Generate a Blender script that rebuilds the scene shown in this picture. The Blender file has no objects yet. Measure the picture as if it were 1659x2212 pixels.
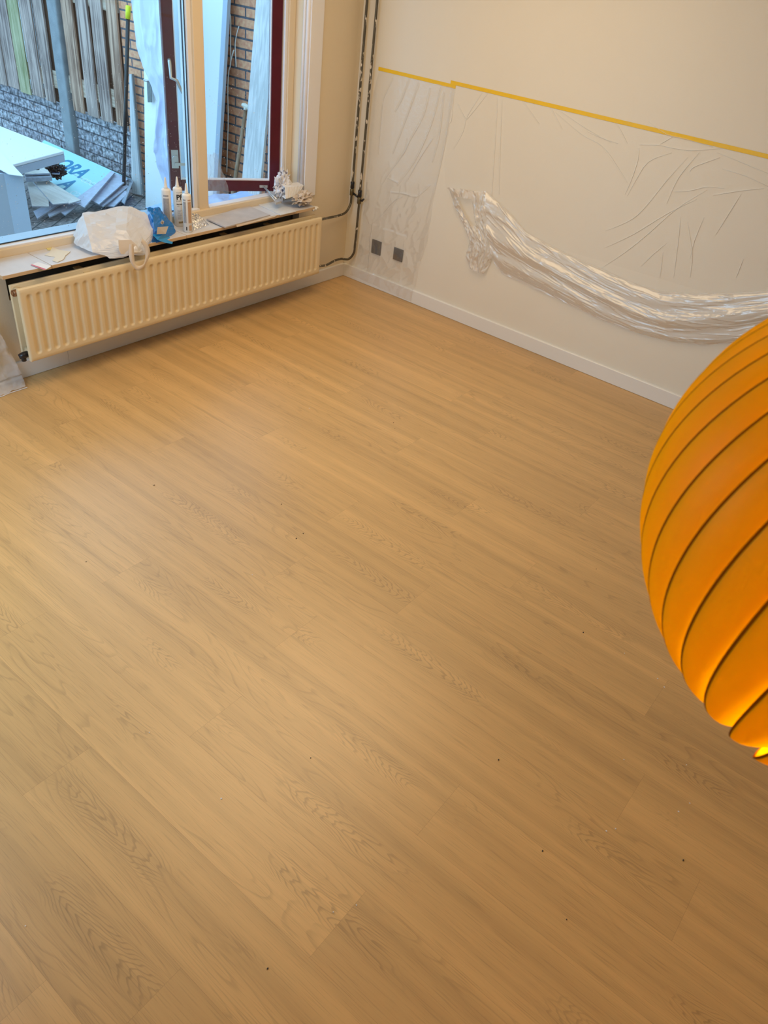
import bpy, bmesh, math, random
import numpy as np
from mathutils import Vector, Matrix, noise
random.seed(7)
PI = math.pi
C = bpy.context.scene.collection
sc = bpy.context.scene

# ---------------------------------------------------------------- camera
cam = bpy.data.objects.new('camera', bpy.data.cameras.new('camera'))
C.objects.link(cam); sc.camera = cam
yaw, pitch, roll = .9779, .6457, .1356
fw = Vector((math.sin(yaw)*math.cos(pitch), math.cos(yaw)*math.cos(pitch), -math.sin(pitch)))
rt = Vector((math.cos(yaw), -math.sin(yaw), 0)); up = rt.cross(fw)
r2 = rt*math.cos(roll) + up*math.sin(roll); u2 = up*math.cos(roll) - rt*math.sin(roll)
M = Matrix((r2, u2, -fw)).transposed().to_4x4()
M.translation = Vector((-4.13125, -3.411375, 1.95575))
cam.matrix_world = M
cam.data.sensor_fit = 'HORIZONTAL'; cam.data.sensor_width = 36
cam.data.lens = 1632.16/1659*36; cam.data.clip_start = .05
cam.data.dof.use_dof = True; cam.data.dof.focus_distance = 3.2; cam.data.dof.aperture_fstop = 11

# ---------------------------------------------------------------- light
sc.view_settings.view_transform = 'Standard'; sc.view_settings.look = 'None'
sc.view_settings.gamma = 1; sc.view_settings.use_curve_mapping = False
sc.view_settings.exposure = 0.12
w = bpy.data.worlds.new('sky'); sc.world = w; w.use_nodes = True
bg = w.node_tree.nodes['Background']
bg.inputs[0].default_value = (.385, .68, 1, 1); bg.inputs[1].default_value = 3.0
def area(name, loc, rot, sx, sy, power, col):
    l = bpy.data.lights.new(name, 'AREA'); l.shape = 'RECTANGLE'; l.size = sx; l.size_y = sy
    l.energy = power; l.color = col
    o = bpy.data.objects.new(name, l); C.objects.link(o); o.location = loc; o.rotation_euler = rot
    return o
area('ceiling_lamp_light', (-1.7, -1.25, 2.52), (0, 0, 0), 1.8, 1.4, 35, (1, .735, .43))
area('rear_fill_light', (-4.4, -4.4, 2.52), (0, 0, 0), .5, .5, 5, (1, .71, .40))  # unseen fill light added behind the camera
# daylight coming in through the garden door opening in the left wall
area('daylight_left_opening', (-4.62, -.85, 1.35), (0, -math.radians(40), 0), 1.5, 1.2, 32, (.52, .76, 1))

# ---------------------------------------------------------------- materials
def nmat(name):
    m = bpy.data.materials.new(name); m.use_nodes = True
    return m, m.node_tree.nodes, m.node_tree.links, m.node_tree.nodes['Principled BSDF']
def mat(name, col, rough=.5, metal=0, spec=.5, bump=0, bscale=60, var=0, vscale=6, coat=0, stretch=(1,1,1)):
    m, N, L, p = nmat(name)
    p.inputs['Base Color'].default_value = (*col, 1); p.inputs['Roughness'].default_value = rough
    p.inputs['Metallic'].default_value = metal; p.inputs['Specular IOR Level'].default_value = spec
    p.inputs['Coat Weight'].default_value = coat
    tc = N.new('ShaderNodeTexCoord'); mp = N.new('ShaderNodeMapping'); mp.inputs['Scale'].default_value = stretch
    L.new(tc.outputs['Object'], mp.inputs[0])
    n = N.new('ShaderNodeTexNoise'); n.inputs['Scale'].default_value = vscale; n.inputs['Detail'].default_value = 5
    L.new(mp.outputs[0], n.inputs['Vector'])
    mx = N.new('ShaderNodeMix'); mx.data_type = 'RGBA'
    mx.inputs[6].default_value = (*[c*(1-var) for c in col], 1); mx.inputs[7].default_value = (*[min(1, c*(1+var)) for c in col], 1)
    L.new(n.outputs['Fac'], mx.inputs[0]); L.new(mx.outputs[2], p.inputs['Base Color'])
    if bump:
        n2 = N.new('ShaderNodeTexNoise'); n2.inputs['Scale'].default_value = bscale; n2.inputs['Detail'].default_value = 4
        L.new(mp.outputs[0], n2.inputs['Vector'])
        b = N.new('ShaderNodeBump'); b.inputs['Strength'].default_value = bump; b.inputs['Distance'].default_value = .01
        L.new(n2.outputs['Fac'], b.inputs['Height']); L.new(b.outputs[0], p.inputs['Normal'])
    return m
def film(name, col=(.9, .9, .92), alpha=.2, gloss=.25, rough=.12, trans=.5):
    """thin plastic film: mostly see-through, a little milky, a little glossy"""
    m = bpy.data.materials.new(name); m.use_nodes = True; N = m.node_tree.nodes; L = m.node_tree.links
    N.remove(N['Principled BSDF']); out = N['Material Output']
    t = N.new('ShaderNodeBsdfTransparent'); d = N.new('ShaderNodeBsdfDiffuse'); tl = N.new('ShaderNodeBsdfTranslucent')
    g = N.new('ShaderNodeBsdfGlossy'); g.inputs['Roughness'].default_value = rough
    d.inputs[0].default_value = (*col, 1); tl.inputs[0].default_value = (*col, 1)
    a = N.new('ShaderNodeMixShader'); a.inputs[0].default_value = trans; L.new(d.outputs[0], a.inputs[1]); L.new(tl.outputs[0], a.inputs[2])
    b = N.new('ShaderNodeMixShader'); b.inputs[0].default_value = alpha; L.new(t.outputs[0], b.inputs[1]); L.new(a.outputs[0], b.inputs[2])
    f = N.new('ShaderNodeLayerWeight'); f.inputs[0].default_value = .35
    mm = N.new('ShaderNodeMath'); mm.operation = 'MULTIPLY_ADD'; mm.inputs[1].default_value = gloss*1.2; mm.inputs[2].default_value = gloss*.35
    L.new(f.outputs['Fresnel'], mm.inputs[0])
    tc = N.new('ShaderNodeTexCoord'); n = N.new('ShaderNodeTexNoise'); n.inputs['Scale'].default_value = 45; n.inputs['Detail'].default_value = 2
    L.new(tc.outputs['Object'], n.inputs['Vector']); bp = N.new('ShaderNodeBump'); bp.inputs['Strength'].default_value = .3; bp.inputs['Distance'].default_value = .006
    L.new(n.outputs['Fac'], bp.inputs['Height']); L.new(bp.outputs[0], g.inputs['Normal'])
    c = N.new('ShaderNodeMixShader'); L.new(mm.outputs[0], c.inputs[0]); L.new(b.outputs[0], c.inputs[1]); L.new(g.outputs[0], c.inputs[2])
    L.new(c.outputs[0], out.inputs[0])
    return m
def glass_mat(name, specks=True):
    m = bpy.data.materials.new(name); m.use_nodes = True; N = m.node_tree.nodes; L = m.node_tree.links
    N.remove(N['Principled BSDF']); out = N['Material Output']
    t = N.new('ShaderNodeBsdfTransparent'); t.inputs[0].default_value = (.93, .98, .97, 1)
    g = N.new('ShaderNodeBsdfGlossy'); g.inputs['Roughness'].default_value = .01
    f = N.new('ShaderNodeFresnel'); f.inputs[0].default_value = 1.3
    c = N.new('ShaderNodeMixShader'); L.new(f.outputs[0], c.inputs[0]); L.new(t.outputs[0], c.inputs[1]); L.new(g.outputs[0], c.inputs[2])
    last = c
    if specks:   # paint spatter near the bottom of the pane
        tc = N.new('ShaderNodeTexCoord'); v = N.new('ShaderNodeTexVoronoi'); v.inputs['Scale'].default_value = 95
        L.new(tc.outputs['Object'], v.inputs['Vector'])
        sep = N.new('ShaderNodeSeparateColor'); L.new(v.outputs['Color'], sep.inputs[0])
        th = N.new('ShaderNodeMath'); th.operation = 'MULTIPLY'; th.inputs[1].default_value = .2
        pw = N.new('ShaderNodeMath'); pw.operation = 'POWER'; pw.inputs[1].default_value = 5; L.new(sep.outputs[0], pw.inputs[0]); L.new(pw.outputs[0], th.inputs[0])
        lt = N.new('ShaderNodeMath'); lt.operation = 'LESS_THAN'; L.new(v.outputs['Distance'], lt.inputs[0])
        sx = N.new('ShaderNodeSeparateXYZ'); L.new(tc.outputs['Object'], sx.inputs[0])
        mr = N.new('ShaderNodeMapRange'); mr.inputs[1].default_value = .58; mr.inputs[2].default_value = .95; mr.inputs[3].default_value = 1; mr.inputs[4].default_value = .12
        L.new(sx.outputs[2], mr.inputs[0]); m2 = N.new('ShaderNodeMath'); m2.operation = 'MULTIPLY'; L.new(th.outputs[0], m2.inputs[0]); L.new(mr.outputs[0], m2.inputs[1])
        L.new(m2.outputs[0], lt.inputs[1])
        d = N.new('ShaderNodeBsdfDiffuse'); d.inputs[0].default_value = (.85, .87, .9, 1)
        e = N.new('ShaderNodeMixShader'); L.new(lt.outputs[0], e.inputs[0]); L.new(c.outputs[0], e.inputs[1]); L.new(d.outputs[0], e.inputs[2])
        last = e
    L.new(last.outputs[0], out.inputs[0]); return m
def brick_mat(name, bw, rh, mortar, c1, c2, cm, rough=.85, bump=.6, noisy=.0, uvs=1):
    m, N, L, p = nmat(name)
    uv = N.new('ShaderNodeUVMap'); b = N.new('ShaderNodeTexBrick')
    b.inputs['Scale'].default_value = 1; b.inputs['Brick Width'].default_value = bw; b.inputs['Row Height'].default_value = rh
    b.inputs['Mortar Size'].default_value = mortar; b.inputs['Mortar Smooth'].default_value = .25; b.inputs['Bias'].default_value = 0
    b.inputs['Color1'].default_value = (*c1, 1); b.inputs['Color2'].default_value = (*c2, 1); b.inputs['Mortar'].default_value = (*cm, 1)
    L.new(uv.outputs[0], b.inputs['Vector'])
    n = N.new('ShaderNodeTexNoise'); n.inputs['Scale'].default_value = 38 if noisy < 1 else 26; n.inputs['Detail'].default_value = 5; L.new(uv.outputs[0], n.inputs['Vector'])
    mx = N.new('ShaderNodeMix'); mx.data_type = 'RGBA'; mx.blend_type = 'OVERLAY'; mx.inputs[0].default_value = .3 + noisy*.5
    st = N.new('ShaderNodeMapRange'); st.inputs[1].default_value = .36; st.inputs[2].default_value = .64; st.inputs[3].default_value = .12; st.inputs[4].default_value = .85; L.new(n.outputs['Fac'], st.inputs[0])
    L.new(b.outputs['Color'], mx.inputs[6]); L.new(st.outputs[0], mx.inputs[7]); L.new(mx.outputs[2], p.inputs['Base Color'])
    h = N.new('ShaderNodeMath'); h.operation = 'MULTIPLY_ADD'; h.inputs[1].default_value = -1.0
    s = N.new('ShaderNodeMath'); s.operation = 'MULTIPLY'; s.inputs[1].default_value = .3 + noisy*3
    L.new(n.outputs['Fac'], s.inputs[0]); L.new(b.outputs['Fac'], h.inputs[0]); L.new(s.outputs[0], h.inputs[2])
    bp = N.new('ShaderNodeBump'); bp.inputs['Strength'].default_value = bump; bp.inputs['Distance'].default_value = .012
    L.new(h.outputs[0], bp.inputs['Height']); L.new(bp.outputs[0], p.inputs['Normal'])
    p.inputs['Roughness'].default_value = rough
    return m
def wood_mat(name, c1, c2, along=2, rough=.7, scale=1, bump=.15):
    """streaky weathered wood; `along` is the object axis of the grain"""
    m, N, L, p = nmat(name)
    tc = N.new('ShaderNodeTexCoord'); mp = N.new('ShaderNodeMapping')
    s = [60*scale]*3; s[along] = 2.2*scale; mp.inputs['Scale'].default_value = s
    L.new(tc.outputs['Object'], mp.inputs[0]); n = N.new('ShaderNodeTexNoise'); n.inputs['Detail'].default_value = 6; n.inputs['Distortion'].default_value = .4
    n.inputs['Scale'].default_value = 1; L.new(mp.outputs[0], n.inputs['Vector'])
    n2 = N.new('ShaderNodeTexNoise'); n2.inputs['Scale'].default_value = 3; L.new(tc.outputs['Object'], n2.inputs['Vector'])
    ad = N.new('ShaderNodeMath'); ad.operation = 'MULTIPLY_ADD'; ad.inputs[1].default_value = .45; L.new(n2.outputs['Fac'], ad.inputs[0]); L.new(n.outputs['Fac'], ad.inputs[2])
    mr = N.new('ShaderNodeMapRange'); mr.inputs[1].default_value = .58; mr.inputs[2].default_value = .86; L.new(ad.outputs[0], mr.inputs[0])
    mx = N.new('ShaderNodeMix'); mx.data_type = 'RGBA'; mx.inputs[6].default_value = (*c1, 1); mx.inputs[7].default_value = (*c2, 1)
    L.new(mr.outputs[0], mx.inputs[0]); L.new(mx.outputs[2], p.inputs['Base Color']); p.inputs['Roughness'].default_value = rough
    bp = N.new('ShaderNodeBump'); bp.inputs['Strength'].default_value = bump; bp.inputs['Distance'].default_value = .005
    L.new(n.outputs['Fac'], bp.inputs['Height']); L.new(bp.outputs[0], p.inputs['Normal'])
    return m
def floor_mat():
    m, N, L, p = nmat('oak_vinyl_plank')
    uv = N.new('ShaderNodeUVMap')
    at = N.new('ShaderNodeAttribute'); at.attribute_name = 'tone'
    def noisetex(su, sv, detail=3, dist=0, off=0):
        mp = N.new('ShaderNodeMapping'); mp.inputs['Scale'].default_value = (su, sv, 1); mp.inputs['Location'].default_value = (off, off*1.7, off)
        L.new(uv.outputs[0], mp.inputs[0]); n = N.new('ShaderNodeTexNoise'); n.inputs['Scale'].default_value = 1
        n.inputs['Detail'].default_value = detail; n.inputs['Distortion'].default_value = dist; L.new(mp.outputs[0], n.inputs['Vector']); return n
    def math_(op, a, b=None, c=None, clamp=False):
        x = N.new('ShaderNodeMath'); x.operation = op; x.use_clamp = clamp
        for i, v in enumerate((a, b, c)):
            if v is None: continue
            if isinstance(v, (int, float)): x.inputs[i].default_value = v
            else: L.new(v, x.inputs[i])
        return x.outputs[0]
    def mr_(v, a, b, c=0, d=1):
        x = N.new('ShaderNodeMapRange'); x.interpolation_type = 'SMOOTHSTEP'
        for i, q in enumerate((a, b, c, d)): x.inputs[i+1].default_value = q
        L.new(v, x.inputs[0]); return x.outputs[0]
    # cathedral figure: contour lines of a stretched noise, in patches
    n1 = noisetex(1.0, 9, 1.6, .35).outputs['Fac']
    fr = math_('FRACT', math_('MULTIPLY', n1, 20))
    line = math_('MULTIPLY', mr_(fr, .66, .92), mr_(fr, 1.0, .94))
    patch = mr_(noisetex(.9, 4.5, 1, 0, 5).outputs['Fac'], .46, .60)
    brk = mr_(noisetex(9, 40, 2, 0, 9).outputs['Fac'], .28, .5)
    line = math_('MULTIPLY', math_('MULTIPLY', line, patch), brk)
    u2 = N.new('ShaderNodeUVMap'); u2.uv_map = 'plank'; sx = N.new('ShaderNodeSeparateXYZ'); L.new(u2.outputs[0], sx.inputs[0])
    vq = math_('MULTIPLY', math_('MULTIPLY', sx.outputs[1], sx.outputs[1]), 2300)
    ph = math_('ADD', math_('MULTIPLY', sx.outputs[0], 25), vq)
    ph = math_('MULTIPLY_ADD', noisetex(4, 26, 2, 0, 11).outputs['Fac'], 6.5, ph)
    ph = math_('MULTIPLY_ADD', noisetex(1.3, 6, 1, 0, 12).outputs['Fac'], 12, ph)
    f2 = math_('FRACT', ph); l2 = math_('MULTIPLY', mr_(f2, .55, .86), mr_(f2, 1.0, .90))
    fade = mr_(math_('ABSOLUTE', sx.outputs[1]), .058, .022)
    mp3 = N.new('ShaderNodeMapping'); mp3.inputs['Scale'].default_value = (1.6, 1.5, 1); L.new(u2.outputs[0], mp3.inputs[0])
    n3 = N.new('ShaderNodeTexNoise'); n3.inputs['Scale'].default_value = 1; n3.inputs['Detail'].default_value = 1; L.new(mp3.outputs[0], n3.inputs['Vector'])
    l2 = math_('MULTIPLY', math_('MULTIPLY', l2, fade), mr_(n3.outputs['Fac'], .50, .58))
    line = math_('MAXIMUM', math_('MULTIPLY', line, .6), l2)
    # fine pores
    pore = mr_(noisetex(9, 420, 3, 0, 2).outputs['Fac'], .52, .70)
    # soft streaks along the plank
    streak = noisetex(.45, 16, 2, .1, 3).outputs['Fac']
    fine = noisetex(1.4, 95, 3, .1, 4).outputs['Fac']
    v = math_('MULTIPLY_ADD', math_('SUBTRACT', streak, .5), .62, 1)
    v = math_('MULTIPLY_ADD', math_('SUBTRACT', fine, .5), .16, v)
    v = math_('MULTIPLY', v, math_('MULTIPLY_ADD', line, -.25, 1))
    v = math_('MULTIPLY', v, math_('MULTIPLY_ADD', pore, -.2, 1))
    v = math_('MULTIPLY', v, at.outputs['Fac'])
    base = N.new('ShaderNodeVectorMath'); base.operation = 'SCALE'; base.inputs[0].default_value = FLOOR_COL
    L.new(v, base.inputs['Scale']); L.new(base.outputs[0], p.inputs['Base Color'])
    p.inputs['Roughness'].default_value = .37; p.inputs['Specular IOR Level'].default_value = .85
    bp = N.new('ShaderNodeBump'); bp.inputs['Strength'].default_value = .10; bp.inputs['Distance'].default_value = .002
    L.new(v, bp.inputs['Height']); L.new(bp.outputs[0], p.inputs['Normal'])
    return m
FLOOR_COL = (.60, .366, .143)
WALL = mat('white_wall_paint', (.78, .735, .645), .8, bump=.05, bscale=140, var=.015)
CREAM = mat('cream_wall_paint', (.74, .64, .48), .75, bump=.05, bscale=140, var=.02)
CREAMP = mat('cream_frame_paint', (.76, .64, .47), .4, var=.02)
WHITEP = mat('white_gloss_paint', (.80, .80, .84), .35, var=.02)
SKIRT = mat('white_skirting_paint', (.80, .79, .77), .38, var=.015)
CEIL = mat('ceiling_paint', (.70, .62, .52), .9)
DARKGAP = mat('dark_shadow_joint', (.04, .03, .02), .9)
RAD = mat('cream_radiator_enamel', (.74, .60, .38), .32, var=.05, vscale=3, coat=.1)
RADD = mat('cream_radiator_dark', (.55, .42, .22), .5, var=.2, vscale=8)  # darker, mottled cream for the fins and brackets
BURG = mat('burgundy_paint', (.085, .008, .018), .28, var=.25, vscale=20)
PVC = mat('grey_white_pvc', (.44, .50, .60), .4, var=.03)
GLASS = glass_mat('window_glass')
RUBBER = mat('dark_rubber_seal', (.03, .05, .08), .6)
BRICK = brick_mat('tan_brick', .222, .0640, .0075, (.78, .37, .21), (.62, .27, .15), (.10, .10, .12))
ROCK = brick_mat('rockface_concrete', .26, .088, .006, (.42, .39, .41), (.33, .30, .33), (.10, .09, .11), noisy=1.1, bump=1.0)
PAVE = brick_mat('clay_pavers', .21, .105, .006, (.30, .26, .25), (.23, .20, .20), (.07, .07, .07), noisy=.4)
CONC = mat('grey_concrete', (.27, .27, .28), .9, bump=.5, bscale=150, var=.3, vscale=14)
FENCE = [wood_mat('weathered_board_grey', (.15, .09, .075), (.52, .37, .31)), wood_mat('weathered_board_brown', (.18, .08, .045), (.58, .35, .24)),
         wood_mat('weathered_board_green', (.17, .17, .05), (.46, .40, .24))]
FENCEB = wood_mat('dark_rear_board', (.10, .045, .025), (.20, .10, .06))
RAILW = wood_mat('rough_sawn_rail', (.34, .22, .15), (.58, .44, .34), along=1)
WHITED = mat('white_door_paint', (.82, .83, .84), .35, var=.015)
SHEET = mat('white_pe_sheet', (.60, .64, .84), .3, bump=.1, bscale=12, var=.05)
BLACK = mat('black_plastic', (.012, .012, .015), .35)
YELLOW = mat('yellow_plastic', (.80, .80, .02), .4)
TAPE = mat('yellow_masking_tape', (.86, .545, .010), .5, var=.05, vscale=30)
STEEL = mat('bare_steel', (.45, .45, .43), .35, metal=.9, var=.2)
ALU = mat('brushed_aluminium', (.62, .62, .62), .4, metal=.8)
FILM = film('thin_masking_film', alpha=.012, gloss=.03, rough=.3)
FILM2 = film('gathered_masking_film', (.93, .92, .92), alpha=.52, gloss=.22, rough=.2, trans=.25)
FILMM = film('crumpled_masking_film', (.93, .92, .92), alpha=.17, gloss=.12, rough=.2, trans=.3)
PLEAT = film('film_pleat', (1, 1, .98), alpha=.75, gloss=.06, rough=.3, trans=.35)
CLEAR = film('clear_blister_plastic', (.85, .9, .95), alpha=.10, gloss=.7, rough=.06, trans=.5)
BAGW = film('white_carrier_bag_film', (.90, .90, .92), alpha=.90, gloss=.16, rough=.3, trans=.35)
BAGH = film('cream_bag_handle_film', (.95, .86, .76), alpha=.93, gloss=.2, rough=.3, trans=.3)
BLUE = mat('blue_foil', (.005, .16, .55), .22, var=.3, vscale=15, coat=.3)
BLUEL = mat('light_blue_foil', (.01, .30, .78), .25, var=.2, vscale=15, coat=.3)
SILVER = mat('silver_foil', (.62, .58, .54), .3, metal=.4, var=.15)
PAPERW = mat('white_paper', (.80, .80, .82), .8, var=.05)
PAPERB = mat('beige_paper', (.74, .68, .56), .85, var=.06)
PAPERG = mat('brownish_packing_paper', (.62, .54, .47), .8, var=.15, vscale=30)
CARTW = mat('white_cartridge_plastic', (.80, .79, .76), .35, var=.02)
INK = mat('black_ink', (.02, .02, .02), .6)
GREYINK = mat('grey_print', (.36, .36, .37), .6, var=.35, vscale=160)
TANINK = mat('tan_print', (.50, .32, .20), .6, var=.3, vscale=160)
BLUEINK = mat('light_blue_print', (.02, .42, .80), .5)
REDINK = mat('red_print', (.6, .05, .06), .5)
LAMI = mat('grey_marbled_laminate', (.50, .46, .45), .45, var=.22, vscale=14)
SILLT = mat('dusty_sill_top', (.62, .61, .63), .5, var=.10, vscale=20)
SILLE = mat('wooden_sill_edge', (.60, .42, .25), .55, var=.1)
WOODS = wood_mat('pale_wood_strip', (.50, .36, .22), (.66, .50, .34), along=0)
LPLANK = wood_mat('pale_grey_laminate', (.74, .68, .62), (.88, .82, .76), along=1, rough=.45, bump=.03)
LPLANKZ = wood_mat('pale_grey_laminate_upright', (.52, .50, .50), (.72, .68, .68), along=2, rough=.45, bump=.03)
PACK = mat('pale_carton_print', (.44, .76, .80), .35, var=.03)
PACKE = mat('carton_edge', (.36, .38, .44), .7, var=.35, vscale=40)
PACKD = mat('dark_blue_carton', (.06, .10, .24), .5, var=.2)
PACKT = mat('carton_letter_blue', (.03, .22, .40), .4)
BROWN = wood_mat('old_tool_handle', (.20, .12, .07), (.34, .22, .14), along=2)
PUTTY = mat('white_plaster_lump', (.80, .74, .64), .8, bump=.4, bscale=90)

# ---------------------------------------------------------------- helpers
def link(name, me, m=None, parent=None, smooth=False):
    o = bpy.data.objects.new(name, me); C.objects.link(o)
    if m is not None:
        if isinstance(m, (list, tuple)):
            for q in m: me.materials.append(q)
        else: me.materials.append(m)
    if parent: o.parent = parent
    if smooth:
        for p in me.polygons: p.use_smooth = True
    return o
def obj(name, bm, m=None, parent=None, smooth=False):
    me = bpy.data.meshes.new(name); bmesh.ops.recalc_face_normals(bm, faces=bm.faces); bm.to_mesh(me); bm.free()
    o = link(name, me, m, parent, smooth)
    if parent is not None and parent.location.length > 0:
        me.transform(Matrix.Translation(-parent.location))
    return o
def empty(name, label, cat, loc=(0, 0, 0), group=None):
    o = bpy.data.objects.new(name, None); C.objects.link(o); o.location = loc; o.empty_display_size = .05
    o['label'] = label; o['category'] = cat
    if group: o['group'] = group
    return o
def tag(o, label, cat, group=None, kind=None):
    o['label'] = label; o['category'] = cat
    if group: o['group'] = group
    if kind: o['kind'] = kind
    return o
def struct(o): o['kind'] = 'structure'; return o
def box(bm, x0, x1, y0, y1, z0, z1, bev=0, mi=0):
    v = [bm.verts.new(p) for p in ((x0,y0,z0),(x1,y0,z0),(x1,y1,z0),(x0,y1,z0),(x0,y0,z1),(x1,y0,z1),(x1,y1,z1),(x0,y1,z1))]
    fs = [bm.faces.new([v[i] for i in q]) for q in ((0,3,2,1),(4,5,6,7),(0,1,5,4),(1,2,6,5),(2,3,7,6),(3,0,4,7))]
    for f in fs: f.material_index = mi
    if bev:
        es = list({e for f in fs for e in f.edges}); bmesh.ops.bevel(bm, geom=es, offset=bev, segments=2, affect='EDGES', profile=.5)
    return fs
def slab(bm, pts, th, direction=None, bev=0, mi=0):
    """flat polygon of 3D points, thickened by th along -normal (or along direction)"""
    P = [Vector(p) for p in pts]
    n = Vector((0, 0, 0))
    for i in range(len(P)):
        a, b = P[i], P[(i+1) % len(P)]
        n += a.cross(b)
    n.normalize()
    if direction is not None: d = Vector(direction).normalized()*th
    else:
        if n.z < 0: n = -n
        d = -n*th
    a = [bm.verts.new(p) for p in P]; b = [bm.verts.new(p+d) for p in P]
    fs = [bm.faces.new(a), bm.faces.new(b[::-1])]
    k = len(P)
    for i in range(k): fs.append(bm.faces.new((a[i], b[i], b[(i+1) % k], a[(i+1) % k])))
    for f in fs: f.material_index = mi
    if bev: bmesh.ops.bevel(bm, geom=list({e for f in fs for e in f.edges}), offset=bev, segments=2, affect='EDGES', profile=.5)
def tube(bm, pts, r, seg=10, cap=True, mi=0):
    P = [Vector(p) for p in pts]; R = r if isinstance(r, (list, tuple)) else [r]*len(P)
    prev = None; up = None
    for i, p in enumerate(P):
        t = (P[min(i+1, len(P)-1)] - P[max(i-1, 0)]).normalized()
        if up is None:
            up = Vector((0, 0, 1)) if abs(t.z) < .9 else Vector((1, 0, 0))
        a = t.cross(up).normalized(); up = a.cross(t).normalized()
        ring = [bm.verts.new(p + (a*math.cos(q*2*PI/seg) + up*math.sin(q*2*PI/seg))*R[i]) for q in range(seg)]
        if prev:
            for q in range(seg):
                f = bm.faces.new((prev[q], prev[(q+1) % seg], ring[(q+1) % seg], ring[q])); f.smooth = True; f.material_index = mi
        elif cap: bm.faces.new(ring[::-1]).material_index = mi
        prev = ring
    if cap: bm.faces.new(prev).material_index = mi
def smoothpath(P, n=6):
    P = [Vector(p) for p in P]; out = []
    for i in range(len(P)-1):
        a = P[max(i-1, 0)]; b = P[i]; c = P[i+1]; d = P[min(i+2, len(P)-1)]
        for k in range(n):
            t = k/n
            out.append(.5*((2*b) + (c-a)*t + (2*a-5*b+4*c-d)*t*t + (3*b-a-3*c+d)*t**3))
    out.append(P[-1]); return out
def lathe(bm, c, prof, seg=24, mi=0):
    prev = None; c = Vector(c)
    for r, z in prof:
        ring = [bm.verts.new(c + Vector((r*math.cos(q*2*PI/seg), r*math.sin(q*2*PI/seg), z))) for q in range(seg)]
        if prev:
            for q in range(seg):
                f = bm.faces.new((prev[q], prev[(q+1) % seg], ring[(q+1) % seg], ring[q])); f.smooth = True; f.material_index = mi
        else: bm.faces.new(ring[::-1]).material_index = mi
        prev = ring
    bm.faces.new(prev).material_index = mi
def grid(name, fn, nu, nv, m, parent=None, smooth=True, cut=None):
    """surface fn(u,v)->xyz, u,v in 0..1"""
    vs = [fn(i/nu, j/nv) for j in range(nv+1) for i in range(nu+1)]
    fs = []
    for j in range(nv):
        for i in range(nu):
            if cut and cut((i+.5)/nu, (j+.5)/nv): continue
            a = j*(nu+1)+i; fs.append((a, a+1, a+nu+2, a+nu+1))
    if parent is not None: vs = [Vector(v)-parent.location for v in vs]
    me = bpy.data.meshes.new(name); me.from_pydata([tuple(v) for v in vs], [], fs); me.update()
    return link(name, me, m, parent, smooth)
def lerp(a, b, t): return a+(b-a)*t
def interp(xs, ys, x):
    return float(np.interp(x, xs, ys))
def polyat(P, t):
    """point at parameter t (0..1 by arc length) of a polyline"""
    P = [Vector(p) for p in P]; d = [0]
    for a, b in zip(P, P[1:]): d.append(d[-1]+(b-a).length)
    s = t*d[-1]
    for i in range(len(P)-1):
        if s <= d[i+1] or i == len(P)-2:
            return P[i].lerp(P[i+1], (s-d[i])/max(d[i+1]-d[i], 1e-6))
def fbm(x, y, z=0, o=4):
    s = 0; a = 1
    for k in range(o):
        s += a*noise.noise(Vector((x, y, z))); x *= 2.1; y *= 2.1; z += 3.7; a *= .5
    return s
def ridge(x, y, z=0, o=3):
    s = 0; a = 1
    for k in range(o):
        s += a*(1-abs(noise.noise(Vector((x, y, z))))*2.2); x *= 2.0; y *= 2.0; z += 3.7; a *= .5
    return s
def textmesh(name, s, size, parent, m, fn, extrude=0, spacing=1.0, bold=0):
    cu = bpy.data.curves.new(name, 'FONT'); cu.body = s; cu.size = size; cu.space_character = spacing; cu.offset = bold; cu.resolution_u = 3
    t = bpy.data.objects.new(name, cu); C.objects.link(t)
    dg = bpy.context.evaluated_depsgraph_get(); me = bpy.data.meshes.new_from_object(t.evaluated_get(dg))
    bpy.data.objects.remove(t); bpy.data.curves.remove(cu)
    off = parent.location if parent else Vector((0, 0, 0))
    for v in me.vertices: v.co = Vector(fn(v.co.x, v.co.y)) - off
    me.materials.clear()
    return link(name, me, m, parent)

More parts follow.
